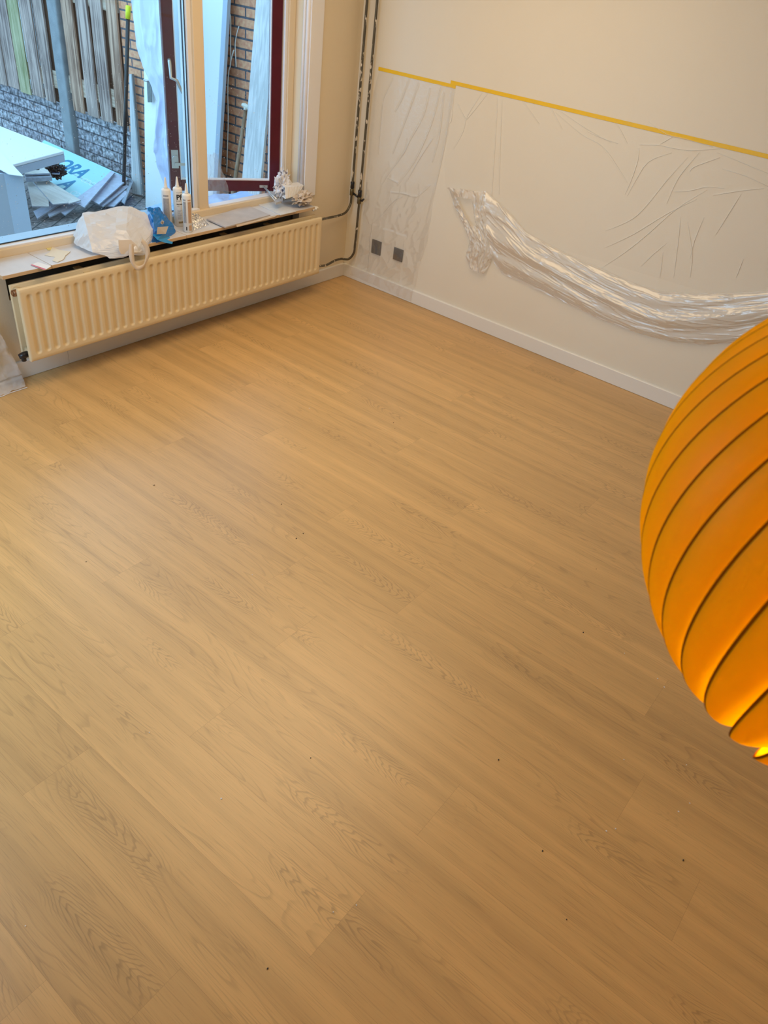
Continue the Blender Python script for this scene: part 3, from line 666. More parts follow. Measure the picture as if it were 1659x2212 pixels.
c2 = creasefield([[(0.0120,-1.3678,1.3137),(0.0120,-1.5441,1.2429),(0.0120,-1.6822,1.2087),(0.0120,-1.8094,1.1190),(0.0120,-1.8636,1.0743)], [(0.0120,-1.3927,1.3250),(0.0120,-1.5739,1.2713),(0.0120,-1.7181,1.2386)], [(0.0120,-1.7126,1.3381),(0.0120,-1.7676,1.2884),(0.0120,-1.8052,1.2525)], [(0.0120,-1.8720,1.2447),(0.0120,-1.8844,1.1923),(0.0120,-1.8810,1.1014),(0.0120,-1.8689,1.0175)],
 [(0.0120,-1.8720,1.2599),(0.0120,-1.9610,1.2787),(0.0120,-2.0579,1.2822),(0.0120,-2.1497,1.2933),(0.0120,-2.2749,1.3305)], [(0.0120,-1.9719,1.2832),(0.0120,-2.0239,1.3300)], [(0.0120,-2.0417,1.2595),(0.0120,-1.9402,1.1936),(0.0120,-1.9002,1.0831),(0.0120,-1.8834,1.0140)], [(0.0120,-2.1274,1.2567),(0.0120,-2.0619,1.1327),(0.0120,-2.0047,1.0047),(0.0120,-1.9541,0.9207),(0.0120,-1.8804,0.8572),(0.0120,-1.8188,0.8156)],
 [(0.0120,-2.1751,1.2883),(0.0120,-2.1154,1.1564),(0.0120,-2.0987,1.0286)], [(0.0120,-2.2791,1.2900),(0.0120,-2.1751,1.2246),(0.0120,-2.1618,1.1957)], [(0.0120,-2.1140,1.0915),(0.0120,-2.1915,1.1149),(0.0120,-2.2626,1.1498),(0.0120,-2.3506,1.1645)], [(0.0120,-2.3087,1.1216),(0.0120,-2.4277,1.1725),(0.0120,-2.5255,1.2069)],
 [(0.0120,-1.8432,0.7289),(0.0120,-1.9800,0.8428),(0.0120,-2.1152,0.9819),(0.0120,-2.2384,1.0864)], [(0.0120,-1.8440,0.6069),(0.0120,-1.9603,0.7375),(0.0120,-2.0530,0.8630),(0.0120,-2.1538,1.0151),(0.0120,-2.2714,1.1388)], [(0.0120,-2.1633,0.8456),(0.0120,-2.1116,0.7694),(0.0120,-2.0703,0.6941)], [(0.0120,-2.1870,0.6665),(0.0120,-2.1601,0.7959)],
 [(0.0120,-2.2579,0.6888),(0.0120,-2.2175,0.8730),(0.0120,-2.1903,0.9831)], [(0.0120,-2.3387,0.7141),(0.0120,-2.3096,0.8276),(0.0120,-2.2320,0.9711)], [(0.0120,-2.3083,1.2442),(0.0120,-2.4237,1.2393),(0.0120,-2.5403,1.2189)], [(0.0120,-2.2611,1.3069),(0.0120,-2.3804,1.2917),(0.0120,-2.5185,1.2717)], [(0.0120,-2.3867,0.9487),(0.0120,-2.4129,1.0643),(0.0120,-2.4339,1.1569)],
 [(0.0120,-2.5586,0.7832),(0.0120,-2.5568,0.8772)], [(0.0120,-0.9990,1.3207),(0.0120,-1.0319,1.1146),(0.0120,-1.0800,0.7965)], [(0.0120,-0.8961,1.3255),(0.0120,-0.8231,1.1941),(0.0120,-0.8089,1.1058),(0.0120,-0.7632,1.0033)], [(0.0120,-0.9349,1.3323),(0.0120,-0.8386,1.1970),(0.0120,-0.8099,1.1794),(0.0120,-0.7485,1.2402)], [(0.0120,-1.1612,1.3316),(0.0120,-1.2872,1.2415)],
 [(0.0120,-1.3344,1.3319),(0.0120,-1.4301,1.2425)], [(0.0120,-1.0308,1.3149),(0.0120,-1.0782,1.0510),(0.0120,-1.1234,0.8335)], [(0.0120,-1.8797,1.3706),(0.0120,-1.9909,1.3338),(0.0120,-2.0877,1.3327),(0.0120,-2.2311,1.3253)], [(0.0120,-2.3022,1.0127),(0.0120,-2.2969,0.8955),(0.0120,-2.3063,0.8025)], [(0.0120,-1.5771,1.2608),(0.0120,-1.6616,1.2491),(0.0120,-1.7564,1.2422)]], w=.0032, h=.0042)
film2 = filmgrid('masking_film', [(0.0120,-0.6820,1.3445),(0.0120,-0.7124,1.1237),(0.0120,-0.7048,0.9182),(0.0120,-0.7484,0.7818),(0.0120,-0.8554,0.6300)], [(0.0120,-3.2430,1.3566),(0.0120,-3.3281,1.1873),(0.0120,-3.3987,1.0468),(0.0120,-3.4903,0.8647),(0.0120,-3.5760,0.6941)], 620, 150, lambda y, z: .0135, c2, FILM, lambda y, z: .0016*max(0, ridge(y*2.5, z*1.5, 5)-.6))
pleats(film2, c2, .0133, .0014)
tag(film2, 'wide thin masking film stretched below the long tape strip, its lower part gathered into folds', 'plastic film')
# the gathered hanging swag is part of that film
TOPL = [(-0.0200,-1.0372,0.8296),(-0.0200,-1.1978,0.7653),(-0.0200,-1.3445,0.6854),(-0.0200,-1.5086,0.6517),(-0.0200,-1.6961,0.6269),(-0.0200,-1.8740,0.6149),(-0.0200,-2.0476,0.5986),(-0.0200,-2.2101,0.5991),(-0.0200,-2.3991,0.6508),(-0.0200,-2.5744,0.7083),(-0.0200,-2.7327,0.7745),(-0.0200,-2.9159,0.8685),(-0.0200,-3.0887,0.9456)]
BOTL = [(-0.0200,-1.1812,0.4448),(-0.0200,-1.2453,0.4011),(-0.0200,-1.3876,0.3883),(-0.0200,-1.5521,0.3755),(-0.0200,-1.7428,0.3622),(-0.0200,-1.9585,0.3434),(-0.0200,-2.1886,0.3420),(-0.0200,-2.3733,0.3632),(-0.0200,-2.5401,0.4095),(-0.0200,-2.7093,0.4888),(-0.0200,-2.8559,0.5937),(-0.0200,-3.0198,0.7299),(-0.0200,-3.1726,0.8515)]
def swagf(u, v):
    a = polyat(TOPL, u); b = polyat(BOTL, u); p = a.lerp(b, v)
    L1 = u*1.9; ww = v + .22*noise.noise(Vector((L1*1.4, v*1.5, 0)))
    fold = .5+.5*math.sin(ww*2*PI*2.4 + 1.3*math.sin(L1*1.7))
    fold2 = ridge(L1*1.0, ww*4.5, 2, 2)
    out = .030*math.sin(PI*min(v*1.05, 1))**.6 + .018*fold*math.sin(PI*v)**.5 + .006*max(0, fold2-.7)*(.5+.5*math.sin(L1*4+v*5)) + .0008*ridge(L1*6, v*7, 4, 2)
    crk = .008*max(0, ridge(L1*3.5+v*3, v*9-L1*4, 8, 2)-.85)
    return (.010 - max(out, 0) - crk, p.y, p.z)
swag = grid('film_swag', swagf, 420, 90, FILM2); swag.parent = film2
LFT = [(-0.0200,-0.7690,0.7909),(-0.0200,-0.8264,0.7102),(-0.0200,-0.9134,0.6227),(-0.0200,-0.9847,0.5299),(-0.0200,-0.9816,0.4285),(-0.0200,-1.0258,0.3685)]; RGT = [(-0.0200,-1.0403,0.8304),(-0.0200,-1.0662,0.7445),(-0.0200,-1.0954,0.6442),(-0.0200,-1.1382,0.5734),(-0.0200,-1.1752,0.5000),(-0.0200,-1.1310,0.3656)]
def bunchf(u, v):
    p = polyat(LFT, v).lerp(polyat(RGT, v), u)
    out = .022*math.sin(PI*u)**.6 + .012*max(0, ridge(u*4+v, v*5, 6)-.4) + .003*ridge(u*9, v*9, 7, 2)
    return (.010-max(out, 0), p.y + .006*fbm(u*6, v*6), p.z + .006*fbm(u*6+9, v*6))
bunch = grid('film_bunch', bunchf, 60, 90, FILM2, cut=lambda u, v: .10 < v < .42 and .18+.5*(v-.1) < u < .62); bunch.parent = film2
# film over the wall at the left of the radiator, trailing on the floor
LE = [(-2.56, -.004, .40), (-2.535, -.006, .30), (-2.51, -.008, .20), (-2.485, -.010, .10), (-2.47, -.02, .03), (-2.478, -.05, .006), (-2.500, -.098, .003)]
RE = [(-3.2, -.004, .40), (-3.2, -.004, .3), (-3.2, -.006, .2), (-3.2, -.010, .1), (-3.2, -.02, .03), (-3.2, -.06, .006), (-3.2, -.11, .003)]
def leftf(u, v):
    p = polyat(LE, v).lerp(polyat(RE, v), u); k = .010*max(0, ridge(u*9, v*5, 11)-.3) + .004*abs(fbm(u*25, v*14))
    if v < .8: return (p.x, p.y - k, p.z)
    return (p.x, p.y, p.z + k*.8)
o = grid('masking_film', leftf, 90, 70, FILM2); tag(o, 'crumpled masking film on the wall left of the radiator, trailing onto the floor', 'plastic film')
bm = bmesh.new()
hp = [(-2.492, -.099, .004)] + [(lerp(-2.5, -3.1, q/20), -.099-.012*q/20+.003*random.uniform(-1, 1), .004) for q in range(1, 21)]
for a, b in zip(hp, hp[1:]): slab(bm, [a, b, (b[0], b[1]+.005, b[2]), (a[0], a[1]+.005, a[2])], .002)
o2 = obj('taped_hem', bm, PAPERW, None); o2.parent = o

# ================================================================ THINGS ON THE SILL
# grey laminate offcut and wooden strip
bm = bmesh.new(); slab(bm, [(-1.2153,0.0303,0.5830), (-1.2229,-0.1361,0.5830), (-0.8307,-0.0908,0.5760), (-0.8178,0.1211,0.5760)], .007)
o = obj('laminate_offcut', bm, LAMI); tag(o, 'grey marbled laminate offcut lying on the sill right of the mullion', 'laminate panel')
bm = bmesh.new(); slab(bm, [(-1.1516,-0.1520,0.5755), (-0.8212,-0.1201,0.5715), (-0.7809,-0.1029,0.5715), (-1.1337,-0.1250,0.5755)], .0025)
o = obj('wood_strip', bm, WOODS); tag(o, 'thin pale wood strip under the front edge of the grey laminate offcut', 'wood strip')
bm = bmesh.new(); slab(bm, [(-0.7400,0.1260,0.5745), (-0.7735,-0.1187,0.5745), (-0.6355,-0.1158,0.5745), (-0.5898,0.0966,0.5745)], .004)
o = obj('white_laminate_sheet', bm, mat('white_speckled_laminate', (.66, .66, .66), .5, var=.15, vscale=60)); tag(o, 'pale speckled laminate sheet on the sill between the grey offcut and the crumpled paper', 'laminate panel')
# caulk cartridges
def cart(x, y, h, noz, label, inks, text=None):
    z0 = .5705; t = empty('caulk_cartridge', label, 'caulk tube', (x, y, z0), 'sealant cartridges standing on the sill'); R = .0245
    bm = bmesh.new(); lathe(bm, (x, y, z0), [(R-.002, 0), (R, .002), (R, h-.012), (R-.001, h-.008), (R-.003, h-.004), (.012, h)], 32); obj('barrel', bm, CARTW, t)
    bm = bmesh.new(); lathe(bm, (x, y, z0+h-.001), [(.011, 0), (.010, .008), (.0085, .01), (.0065, noz*.6), (.004, noz-.003), (.0025, noz)], 16); obj('nozzle', bm, CARTW, t)
    az = math.atan2(-3.41-y, -4.13-x)                     # where the room looks from
    def wrap(u, v, r=R+.0004): a = az + u/R; return (x+r*math.cos(a), y+r*math.sin(a), z0+v)
    for (u0, u1, v0, v1, m_) in inks:
        n = max(2, int(abs(u1-u0)/.003)); grid('label_print', lambda a, b, u0=u0, u1=u1, v0=v0, v1=v1: wrap(lerp(u0, u1, a), lerp(v0, v1, b)), n, 1, m_, t)
    if text:
        for s, size, u, v, bold in text:
            textmesh('label_text', s, size, t, INK, lambda a, b, u=u, v=v: wrap(u+a, v+b, R+.0006), bold=bold)
    return t
random.seed(5)
cart(-1.462, .060, .202, .056, 'left caulk cartridge with grey printed label, behind the blue foil bag', [(-.018, .014, .03, .155, GREYINK), (-.016, .012, .163, .172, GREYINK)])
cart(-1.397, .045, .204, .052, 'middle caulk cartridge with large black PP lettering',
     [(-.008, .026, .178, .180, INK), (-.002, .026, .018, .028, mat('gold_print', (.25, .19, .08), .5))] + [(-.006, .006+.012*random.random(), .040+.0055*q, .0425+.0055*q, GREYINK) for q in range(9)],
     [('PP', .036, -.008, .144, .0012), ('p.com', .011, -.008, .134, 0), ('PRO MAX', .0085, -.008, .116, .0004), ('acryl', .006, -.006, .107, 0)])
cart(-1.420, -.057, .198, .052, 'front right caulk cartridge with grey and tan printed label bands',
     [(-.022, -.006, .05, .160, GREYINK), (-.022, -.006, .164, .172, GREYINK), (.004, .022, .05, .160, TANINK), (.004, .022, .164, .172, TANINK), (-.010, -.004, .012, .030, INK), (.006, .022, .010, .038, TANINK)])
bm = bmesh.new(); c_ = (-1.372, .072, .5705); bt = empty('plastic_bottle', 'white bottle with light blue label, mostly hidden behind the PP cartridge', 'bottle', c_)
lathe(bm, c_, [(.026, 0), (.029, .004), (.029, .125), (.026, .135), (.011, .145), (.011, .16)], 24); obj('bottle_body', bm, CARTW, bt)
bm = bmesh.new(); lathe(bm, c_, [(.0292, .03), (.0296, .031), (.0296, .10), (.0292, .101)], 24); obj('bottle_label', bm, BLUEINK, bt)
# clear ridged blister tray
def tray(u, v):
    a = Vector((-1.3781,0.0055,0.6400)).lerp(Vector((-1.3005,-0.0017,0.6300)), u); b = Vector((-1.3895,-0.0727,0.5760)).lerp(Vector((-1.2634,-0.0481,0.5760)), u)
    p = a.lerp(b, v); r = .010*abs(math.sin(u*PI*5))*(.3+.7*math.sin(PI*v)); return (p.x-r*.5+.004*fbm(u*8, v*8), p.y-r, p.z+r*.7)
o = grid('blister_tray', tray, 60, 40, CLEAR); tag(o, 'clear ridged plastic blister pack lying right of the caulk cartridges', 'plastic packaging')
# torn paper and card at the left
bm = bmesh.new(); slab(bm, [(-2.2236,0.0234,0.5725), (-2.1847,0.0426,0.5728), (-2.1324,0.1014,0.5730), (-2.1337,0.0404,0.5750), (-2.0999,0.0001,0.5735), (-2.1509,-0.0356,0.5735), (-2.1852,-0.0732,0.5735), (-2.2267,-0.0883,0.5730), (-2.2354,-0.0603,0.5730), (-2.1977,-0.0240,0.5725)], .0018)
o = obj('torn_paper', bm, PAPERB); tag(o, 'torn piece of beige paper on the left part of the sill', 'paper')
bm = bmesh.new(); slab(bm, [(-2.1653,0.1008,0.5725), (-2.1370,0.0982,0.5725), (-2.1617,0.0672,0.5725), (-2.1740,0.0752,0.5725)], .0015)
o = obj('yellow_scrap', bm, mat('yellow_scrap', (.70, .60, .25), .8)); tag(o, 'tiny yellow scrap beside the torn beige paper', 'scrap')
rc = empty('printed_card', 'small white card with a red edge overhanging the sill front', 'card', (-2.3016,-0.0783,0.5720))
bm = bmesh.new(); slab(bm, [(-2.3424,-0.0540,0.5730), (-2.2971,-0.0410,0.5730), (-2.2791,-0.1218,0.5740), (-2.3285,-0.1484,0.5750)], .0015); obj('card_sheet', bm, PAPERW, rc)
bm = bmesh.new(); slab(bm, [(-2.3430,-0.0552,0.5735), (-2.3350,-0.0535,0.5735), (-2.3200,-0.1424,0.5757), (-2.3294,-0.1501,0.5757)], .0006); obj('red_border', bm, REDINK, rc)
# bags: closed lumpy hulls from hand-placed points
def bag(name, pts, m, amp, seed, parent=None, levels=3, freq=22):
    bm = bmesh.new(); vv = [bm.verts.new(p) for p in pts]
    bmesh.ops.convex_hull(bm, input=vv)
    bmesh.ops.delete(bm, geom=[v for v in bm.verts if not v.link_faces], context='VERTS')
    bmesh.ops.triangulate(bm, faces=bm.faces)
    for q in range(levels): bmesh.ops.subdivide_edges(bm, edges=bm.edges[:], cuts=1, use_grid_fill=True)
    bm.normal_update()
    for v in bm.verts:
        c = v.co
        d = amp*(ridge(c.x*freq*.5+seed, c.z*freq*.6+c.y*freq*.4, seed, 3)-.6) + amp*.3*fbm(c.x*freq*2, c.z*freq*2+c.y*freq, seed)
        v.co = c + v.normal*d
    o = obj(name, bm, m, parent, False); return o
wb = empty('carrier_bag', 'white plastic carrier bag slumped over the edge of the sill', 'plastic bag', (-1.8668,0.0000,0.5834))
WP = [(-2.0169,0.0850,0.6138), (-2.0488,0.0200,0.5877), (-1.9509,0.0850,0.7069), (-1.6933,0.0750,0.7144), (-1.6224,0.0400,0.6802), (-1.6127,-0.0300,0.6379), (-1.6987,-0.1000,0.5815), (-1.9770,-0.1350,0.5597), (-2.0428,-0.1000,0.5873), (-1.7786,0.0000,0.6730), (-1.8614,0.0300,0.6713), (-1.7642,-0.1500,0.5414), (-1.9197,-0.1550,0.5775), (-1.8434,-0.1000,0.6534), (-2.0034,-0.0200,0.6587), (-1.9300,-0.1300,0.6088), (-1.8418,-0.1897,0.5750), (-1.9283,0.0687,0.5750)]
bag('bag_body', WP, BAGW, .010, 3.3, wb, 3, 16)
bm = bmesh.new()
fp = [(-1.9349,-0.1650,0.6446), (-1.8636,-0.1650,0.6341), (-1.8337,-0.1680,0.6019), (-1.8065,-0.1700,0.5554), (-1.9293,-0.1680,0.5763), (-1.9393,-0.1670,0.5985)]
slab(bm, fp, .003, direction=(0, 1, 0)); obj('bag_flap', bm, BAGH, wb)
hpL = smoothpath([(-1.8842,-0.1950,0.6258),(-1.8894,-0.1950,0.5788),(-1.8858,-0.1950,0.5363),(-1.8696,-0.1950,0.5071),(-1.8482,-0.1950,0.4980),(-1.8220,-0.1950,0.5068),(-1.8023,-0.1950,0.5337),(-1.7936,-0.1950,0.5650),(-1.7988,-0.1950,0.5986),(-1.8232,-0.1950,0.6330)], 6)
bm = bmesh.new(); pa = None
for i, p in enumerate(hpL):
    t = (hpL[min(i+1, len(hpL)-1)]-hpL[max(i-1, 0)]).normalized(); s = t.cross(Vector((0, 1, 0))).normalized()
    ww = .011; k = Vector((0, .006*math.sin(i*.25), 0))
    q = [bm.verts.new(p-s*ww+k), bm.verts.new(p+s*ww-k), bm.verts.new(p+s*ww-k+Vector((0, .0012, 0))), bm.verts.new(p-s*ww+k+Vector((0, .0012, 0)))]
    if pa:
        for r in range(4): f = bm.faces.new((pa[r], pa[(r+1) % 4], q[(r+1) % 4], q[r])); f.smooth = True
    pa = q
obj('bag_handle', bm, BAGH, wb)
fb = empty('foil_bag', 'crumpled blue foil bag with silver patch, beside the white carrier bag', 'bag', (-1.5722,-0.0300,0.5879))
FP = [(-1.5961,0.0500,0.6902), (-1.5239,0.0400,0.6845), (-1.5127,0.0000,0.6524), (-1.4953,-0.0200,0.6089), (-1.4874,-0.0300,0.5734), (-1.5252,-0.0600,0.5587), (-1.6686,-0.1000,0.6236), (-1.6948,-0.1000,0.5616), (-1.6247,-0.0300,0.6683), (-1.5602,0.0600,0.6101), (-1.6365,-0.1097,0.5730), (-1.4736,0.0600,0.6208), (-1.6408,-0.1000,0.6070)]
bag('foil_body', FP, BLUE, .006, 7.7, fb, 3, 30)
bm = bmesh.new(); slab(bm, [(-1.6882,-0.1050,0.6118), (-1.6241,-0.1050,0.6055), (-1.5726,-0.0900,0.5754), (-1.5577,-0.1000,0.5561), (-1.5743,-0.1120,0.5454), (-1.6305,-0.1200,0.5652), (-1.6729,-0.1200,0.5872)], .004, direction=(0, 1, 0)); obj('torn_opening', bm, BLUEL, fb)
bm = bmesh.new(); slab(bm, [(-1.6630,-0.1180,0.6488), (-1.5820,-0.1000,0.6351), (-1.6164,-0.1180,0.6078), (-1.6748,-0.1220,0.6166)], .002, direction=(0, 1, 0)); obj('silver_patch', bm, SILVER, fb)
bm = bmesh.new()       # leaf emblem
for a, l in ((0, .026), (.55, .020), (-.55, .020)):
    c0 = Vector((-1.6193,-0.1000,0.6508)); ax = Vector((math.sin(a), 0, math.cos(a))); sd = Vector((ax.z, 0, -ax.x))
    slab(bm, [c0, c0+ax*l*.5+sd*.005, c0+ax*l, c0+ax*l*.5-sd*.005], .0015, direction=(0, 1, 0))
obj('leaf_emblem', bm, SILVER, fb)
# crumpled papers at the right end
def crumple(name, c, r, sq, m, amp, fr, seed, label, cat, sub=4, rot=0):
    bm = bmesh.new(); bmesh.ops.create_icosphere(bm, subdivisions=sub, radius=1)
    for v in bm.verts:
        n_ = v.co.normalized(); d = 1 + amp*(ridge(n_.x*fr+seed, n_.y*fr, n_.z*fr+seed, 3)-.7) + amp*.4*noise.noise(n_*fr*3)
        v.co = Vector((n_.x*r*sq[0]*d, n_.y*r*sq[1]*d, n_.z*r*sq[2]*d))
    bmesh.ops.rotate(bm, verts=bm.verts, matrix=Matrix.Rotation(rot, 3, 'Z'))
    zmin = min(v.co.z for v in bm.verts)
    for v in bm.verts: v.co += Vector(c) - Vector((0, 0, zmin))
    o = obj(name, bm, m); tag(o, label, cat); return o
PRN = mat('printed_crumpled_paper', (.76, .76, .80), .7, var=.0)
N = PRN.node_tree.nodes; L = PRN.node_tree.links; tc = N.new('ShaderNodeTexCoord'); n = N.new('ShaderNodeTexNoise'); n.inputs['Scale'].default_value = 55; n.inputs['Detail'].default_value = 1
L.new(tc.outputs['Object'], n.inputs['Vector']); rp = N.new('ShaderNodeValToRGB'); rp.color_ramp.elements[0].position = .33; rp.color_ramp.elements[0].color = (.12, .13, .22, 1); rp.color_ramp.elements[1].position = .39; rp.color_ramp.elements[1].color = (.78, .78, .82, 1)
L.new(n.outputs['Fac'], rp.inputs[0]); L.new(rp.outputs[0], N['Principled BSDF'].inputs['Base Color'])
crumple('crumpled_paper', (-.585, .055, .5705), .05, (.85, .6, 1.25), PRN, .75, 2.4, 2.1, 'crumpled white printed paper ball against the right end of the window', 'paper')
crumple('crumpled_packing_paper', (-.515, -.045, .5705), .06, (1.25, .75, .55), PAPERG, .55, 2.2, 6.1, 'crumpled brownish packing paper at the right end of the sill', 'paper', rot=.3)
pt = empty('paper_tray', 'small open white corrugated tray resting on crumpled paper', 'tray', (-0.5513,0.0000,0.6321))
bm = bmesh.new()
A, B_, Cc, D = Vector((-0.6389,-0.0200,0.6892)), Vector((-0.4585,0.0000,0.6751)), Vector((-0.5292,-0.0300,0.6365)), Vector((-0.6735,-0.0600,0.6392))
for i in range(12):
    a = A.lerp(B_, i/12); b = A.lerp(B_, (i+1)/12); c = D.lerp(Cc, (i+1)/12); d = D.lerp(Cc, i/12); o_ = Vector((0, -.004 if i % 2 else 0, 0))
    slab(bm, [a+o_, b+o_, c+o_, d+o_], .003, direction=(0, 1, 0))
slab(bm, [A, B_, B_+Vector((.02, .05, .005)), A+Vector((.02, .05, .005))], .003)
slab(bm, [D, Cc, Cc+Vector((.02, .05, 0)), D+Vector((.02, .05, 0))], .003)
obj('tray_shell', bm, PAPERW, pt)

# ================================================================ CRUMBS ON THE FLOOR
bm = bmesh.new(); 
CR = [(-2.0438,-3.2666,0.0015),(-2.0236,-3.2344,0.0015),(-1.9953,-3.0945,0.0015),(-2.4240,-3.2844,0.0015),(-2.3013,-3.4434,0.0015),(-2.4278,-3.5007,0.0015),(-1.5775,-1.1454,0.0015),(-2.6515,-1.8596,0.0015),(-3.3210,-2.9447,0.0015),(-3.8827,-2.3848,0.0015),(-2.4787,-3.4851,0.0015),(-2.6864,-3.3470,0.0015),(-3.3472,-2.1538,0.0015),(-3.3502,-2.4722,0.0015),(-3.3728,-2.9120,0.0015),(-2.6611,-3.3644,0.0015),(-1.6048,-2.1124,0.0015)]
for p in CR:
    bmesh.ops.create_icosphere(bm, subdivisions=1, radius=random.uniform(.0014, .0024), matrix=Matrix.Translation(p) @ Matrix.Diagonal((1, 1.4, .6, 1)))
o = obj('plaster_crumbs', bm, PAPERW); tag(o, 'tiny white plaster crumbs scattered over the wooden floor', 'debris', kind='stuff')
bm = bmesh.new()
CD = [(-1.5563,-0.6794,0.0015),(-1.3562,-1.5252,0.0015),(-1.3976,-1.5666,0.0015),(-1.6375,-2.8086,0.0015),(-2.6176,-3.5518,0.0015),(-2.8658,-3.2363,0.0015),(-3.0365,-1.3815,0.0015),(-2.5578,-1.1615,0.0015),(-2.2597,-1.6239,0.0015),(-3.5723,-2.8822,0.0015),(-3.0847,-2.5647,0.0015),(-2.6988,-2.9889,0.0015),(-2.3352,-1.8227,0.0015),(-2.3789,-1.8257,0.0015),(-2.0090,-2.9347,0.0015),(-2.9875,-3.3752,0.0015)]
for p in CD:
    bmesh.ops.create_icosphere(bm, subdivisions=1, radius=random.uniform(.0013, .0023), matrix=Matrix.Translation(p) @ Matrix.Diagonal((1.6, 1, .6, 1)))
o = obj('dirt_specks', bm, INK); tag(o, 'tiny dark dirt specks scattered over the wooden floor', 'debris', kind='stuff')

# ================================================================ PENDANT LAMP
lc = Vector((-3.2534, -3.5221, 1.5187)); LR, LZ = .30, .276
lamp = empty('pendant_lamp', 'large round orange pendant lamp made of curved overlapping veneer blades', 'pendant lamp', lc)
VEN = bpy.data.materials.new('orange_veneer'); VEN.use_nodes = True
N = VEN.node_tree.nodes; L = VEN.node_tree.links; N.remove(N['Principled BSDF'])
d = N.new('ShaderNodeBsdfDiffuse'); tl = N.new('ShaderNodeBsdfTranslucent'); gl = N.new('ShaderNodeBsdfGlossy'); gl.inputs['Roughness'].default_value = .45
tc = N.new('ShaderNodeTexCoord'); mp = N.new('ShaderNodeMapping'); mp.inputs['Scale'].default_value = (20, 20, 5); L.new(tc.outputs['Object'], mp.inputs[0])
n = N.new('ShaderNodeTexNoise'); n.inputs['Scale'].default_value = 1; n.inputs['Detail'].default_value = 4; L.new(mp.outputs[0], n.inputs['Vector'])
mx = N.new('ShaderNodeMix'); mx.data_type = 'RGBA'; mx.inputs[6].default_value = (.80, .55, .0, 1); mx.inputs[7].default_value = (.88, .66, .0, 1); L.new(n.outputs['Fac'], mx.inputs[0])
L.new(mx.outputs[2], d.inputs[0]); L.new(mx.outputs[2], tl.inputs[0])
a_ = N.new('ShaderNodeMixShader'); a_.inputs[0].default_value = .5; L.new(d.outputs[0], a_.inputs[1]); L.new(tl.outputs[0], a_.inputs[2])
b_ = N.new('ShaderNodeMixShader'); b_.inputs[0].default_value = .012; L.new(a_.outputs[0], b_.inputs[1]); L.new(gl.outputs[0], b_.inputs[2]); L.new(b_.outputs[0], N['Material Output'].inputs[0])
VED = mat('veneer_cut_edge', (.26, .075, .0), .95, spec=.05)
NB = 40
def bladept(k, s, t, off=0):
    """s: 0 outer free edge .. 1 tucked inner edge; t: 0 top .. 1 bottom"""
    el = lerp(80, -78, t)
    a0 = 148.6 + 9*k + .12*el - (.0014*el*el if el < 0 else 0)
    wdt = 18.5*(math.sin(PI*min(max(t, .02), .98))**.35)
    az = math.radians(a0 + wdt*s); e = math.radians(el)
    rr = 1 - .030*s - .12*s*s + .012*math.sin(PI*s)
    if el < -40: rr -= .03*s*((-40-el)/38)
    rr += off
    return Vector((LR*rr*math.cos(e)*math.cos(az), LR*rr*math.cos(e)*math.sin(az), LZ*rr*math.sin(e)*(1.11 if el < -50 else 1+.11*max(0, -el-10)/40)))
def blade_mesh():
    SS = [0, .038, .12, .25, .38, .5, .62, .75, .88, 1]; NS, NT = 9, 56; vs = []; fs = []; mi = []
    for side in (0, -.006):
        for j in range(NT+1):
            for i in range(NS+1): vs.append(tuple(bladept(0, SS[i], j/NT, side)))
    q = (NS+1)*(NT+1)
    for j in range(NT):
        for i in range(NS):
            a = j*(NS+1)+i; fs.append((a, a+NS+1, a+NS+2, a+1)); mi.append(1 if i == 0 else 0); fs.append((q+a, q+a+1, q+a+NS+2, q+a+NS+1)); mi.append(1 if i == 0 else 0)
        a = j*(NS+1); fs.append((a, q+a, q+a+NS+1, a+NS+1)); mi.append(1)
    me = bpy.data.meshes.new('veneer_blade'); me.from_pydata(vs, [], fs); me.update(); me.materials.append(VEN); me.materials.append(VED)
    for p, m_ in zip(me.polygons, mi): p.material_index = m_; p.use_smooth = m_ == 0
    return me
bmsh = blade_mesh()
b0 = bpy.data.objects.new('veneer_blade', bmsh); C.objects.link(b0); b0.parent = lamp
for k in range(1, NB):
    b = b0.copy(); C.objects.link(b); b.parent = lamp; b.rotation_euler = (0, 0, 2*PI*k/NB)
bm = bmesh.new(); lathe(bm, lc, [(.05, .262), (.05, .275), (.02, .285), (.008, .30), (.004, .31)], 24); obj('top_cap', bm, VED, lamp)
bm = bmesh.new(); lathe(bm, lc, [(.045, -.262), (.045, -.274), (.01, -.276)], 24); obj('bottom_cap', bm, VED, lamp)
bm = bmesh.new(); tube(bm, [lc+Vector((0, 0, .30)), Vector((lc.x, lc.y, 2.595))], .003, 8); obj('cord', bm, BLACK, lamp)
bm = bmesh.new(); lathe(bm, lc, [(.012, .12), (.02, .10), (.045, .04), (.05, 0), (.04, -.035), (.012, -.05)], 20)
BULB = bpy.data.materials.new('warm_bulb'); BULB.use_nodes = True
BULB.node_tree.nodes['Principled BSDF'].inputs['Emission Color'].default_value = (1, .62, .28, 1); BULB.node_tree.nodes['Principled BSDF'].inputs['Emission Strength'].default_value = 8
obj('bulb', bm, BULB, lamp)
pl_ = bpy.data.lights.new('bulb_light', 'POINT'); pl_.energy = 18; pl_.color = (1, .84, .55); pl_.shadow_soft_size = .06
po = bpy.data.objects.new('bulb_light', pl_); C.objects.link(po); po.location = lc + Vector((0, 0, -.11)); po.parent = lamp; po.location = (0, 0, -.08)

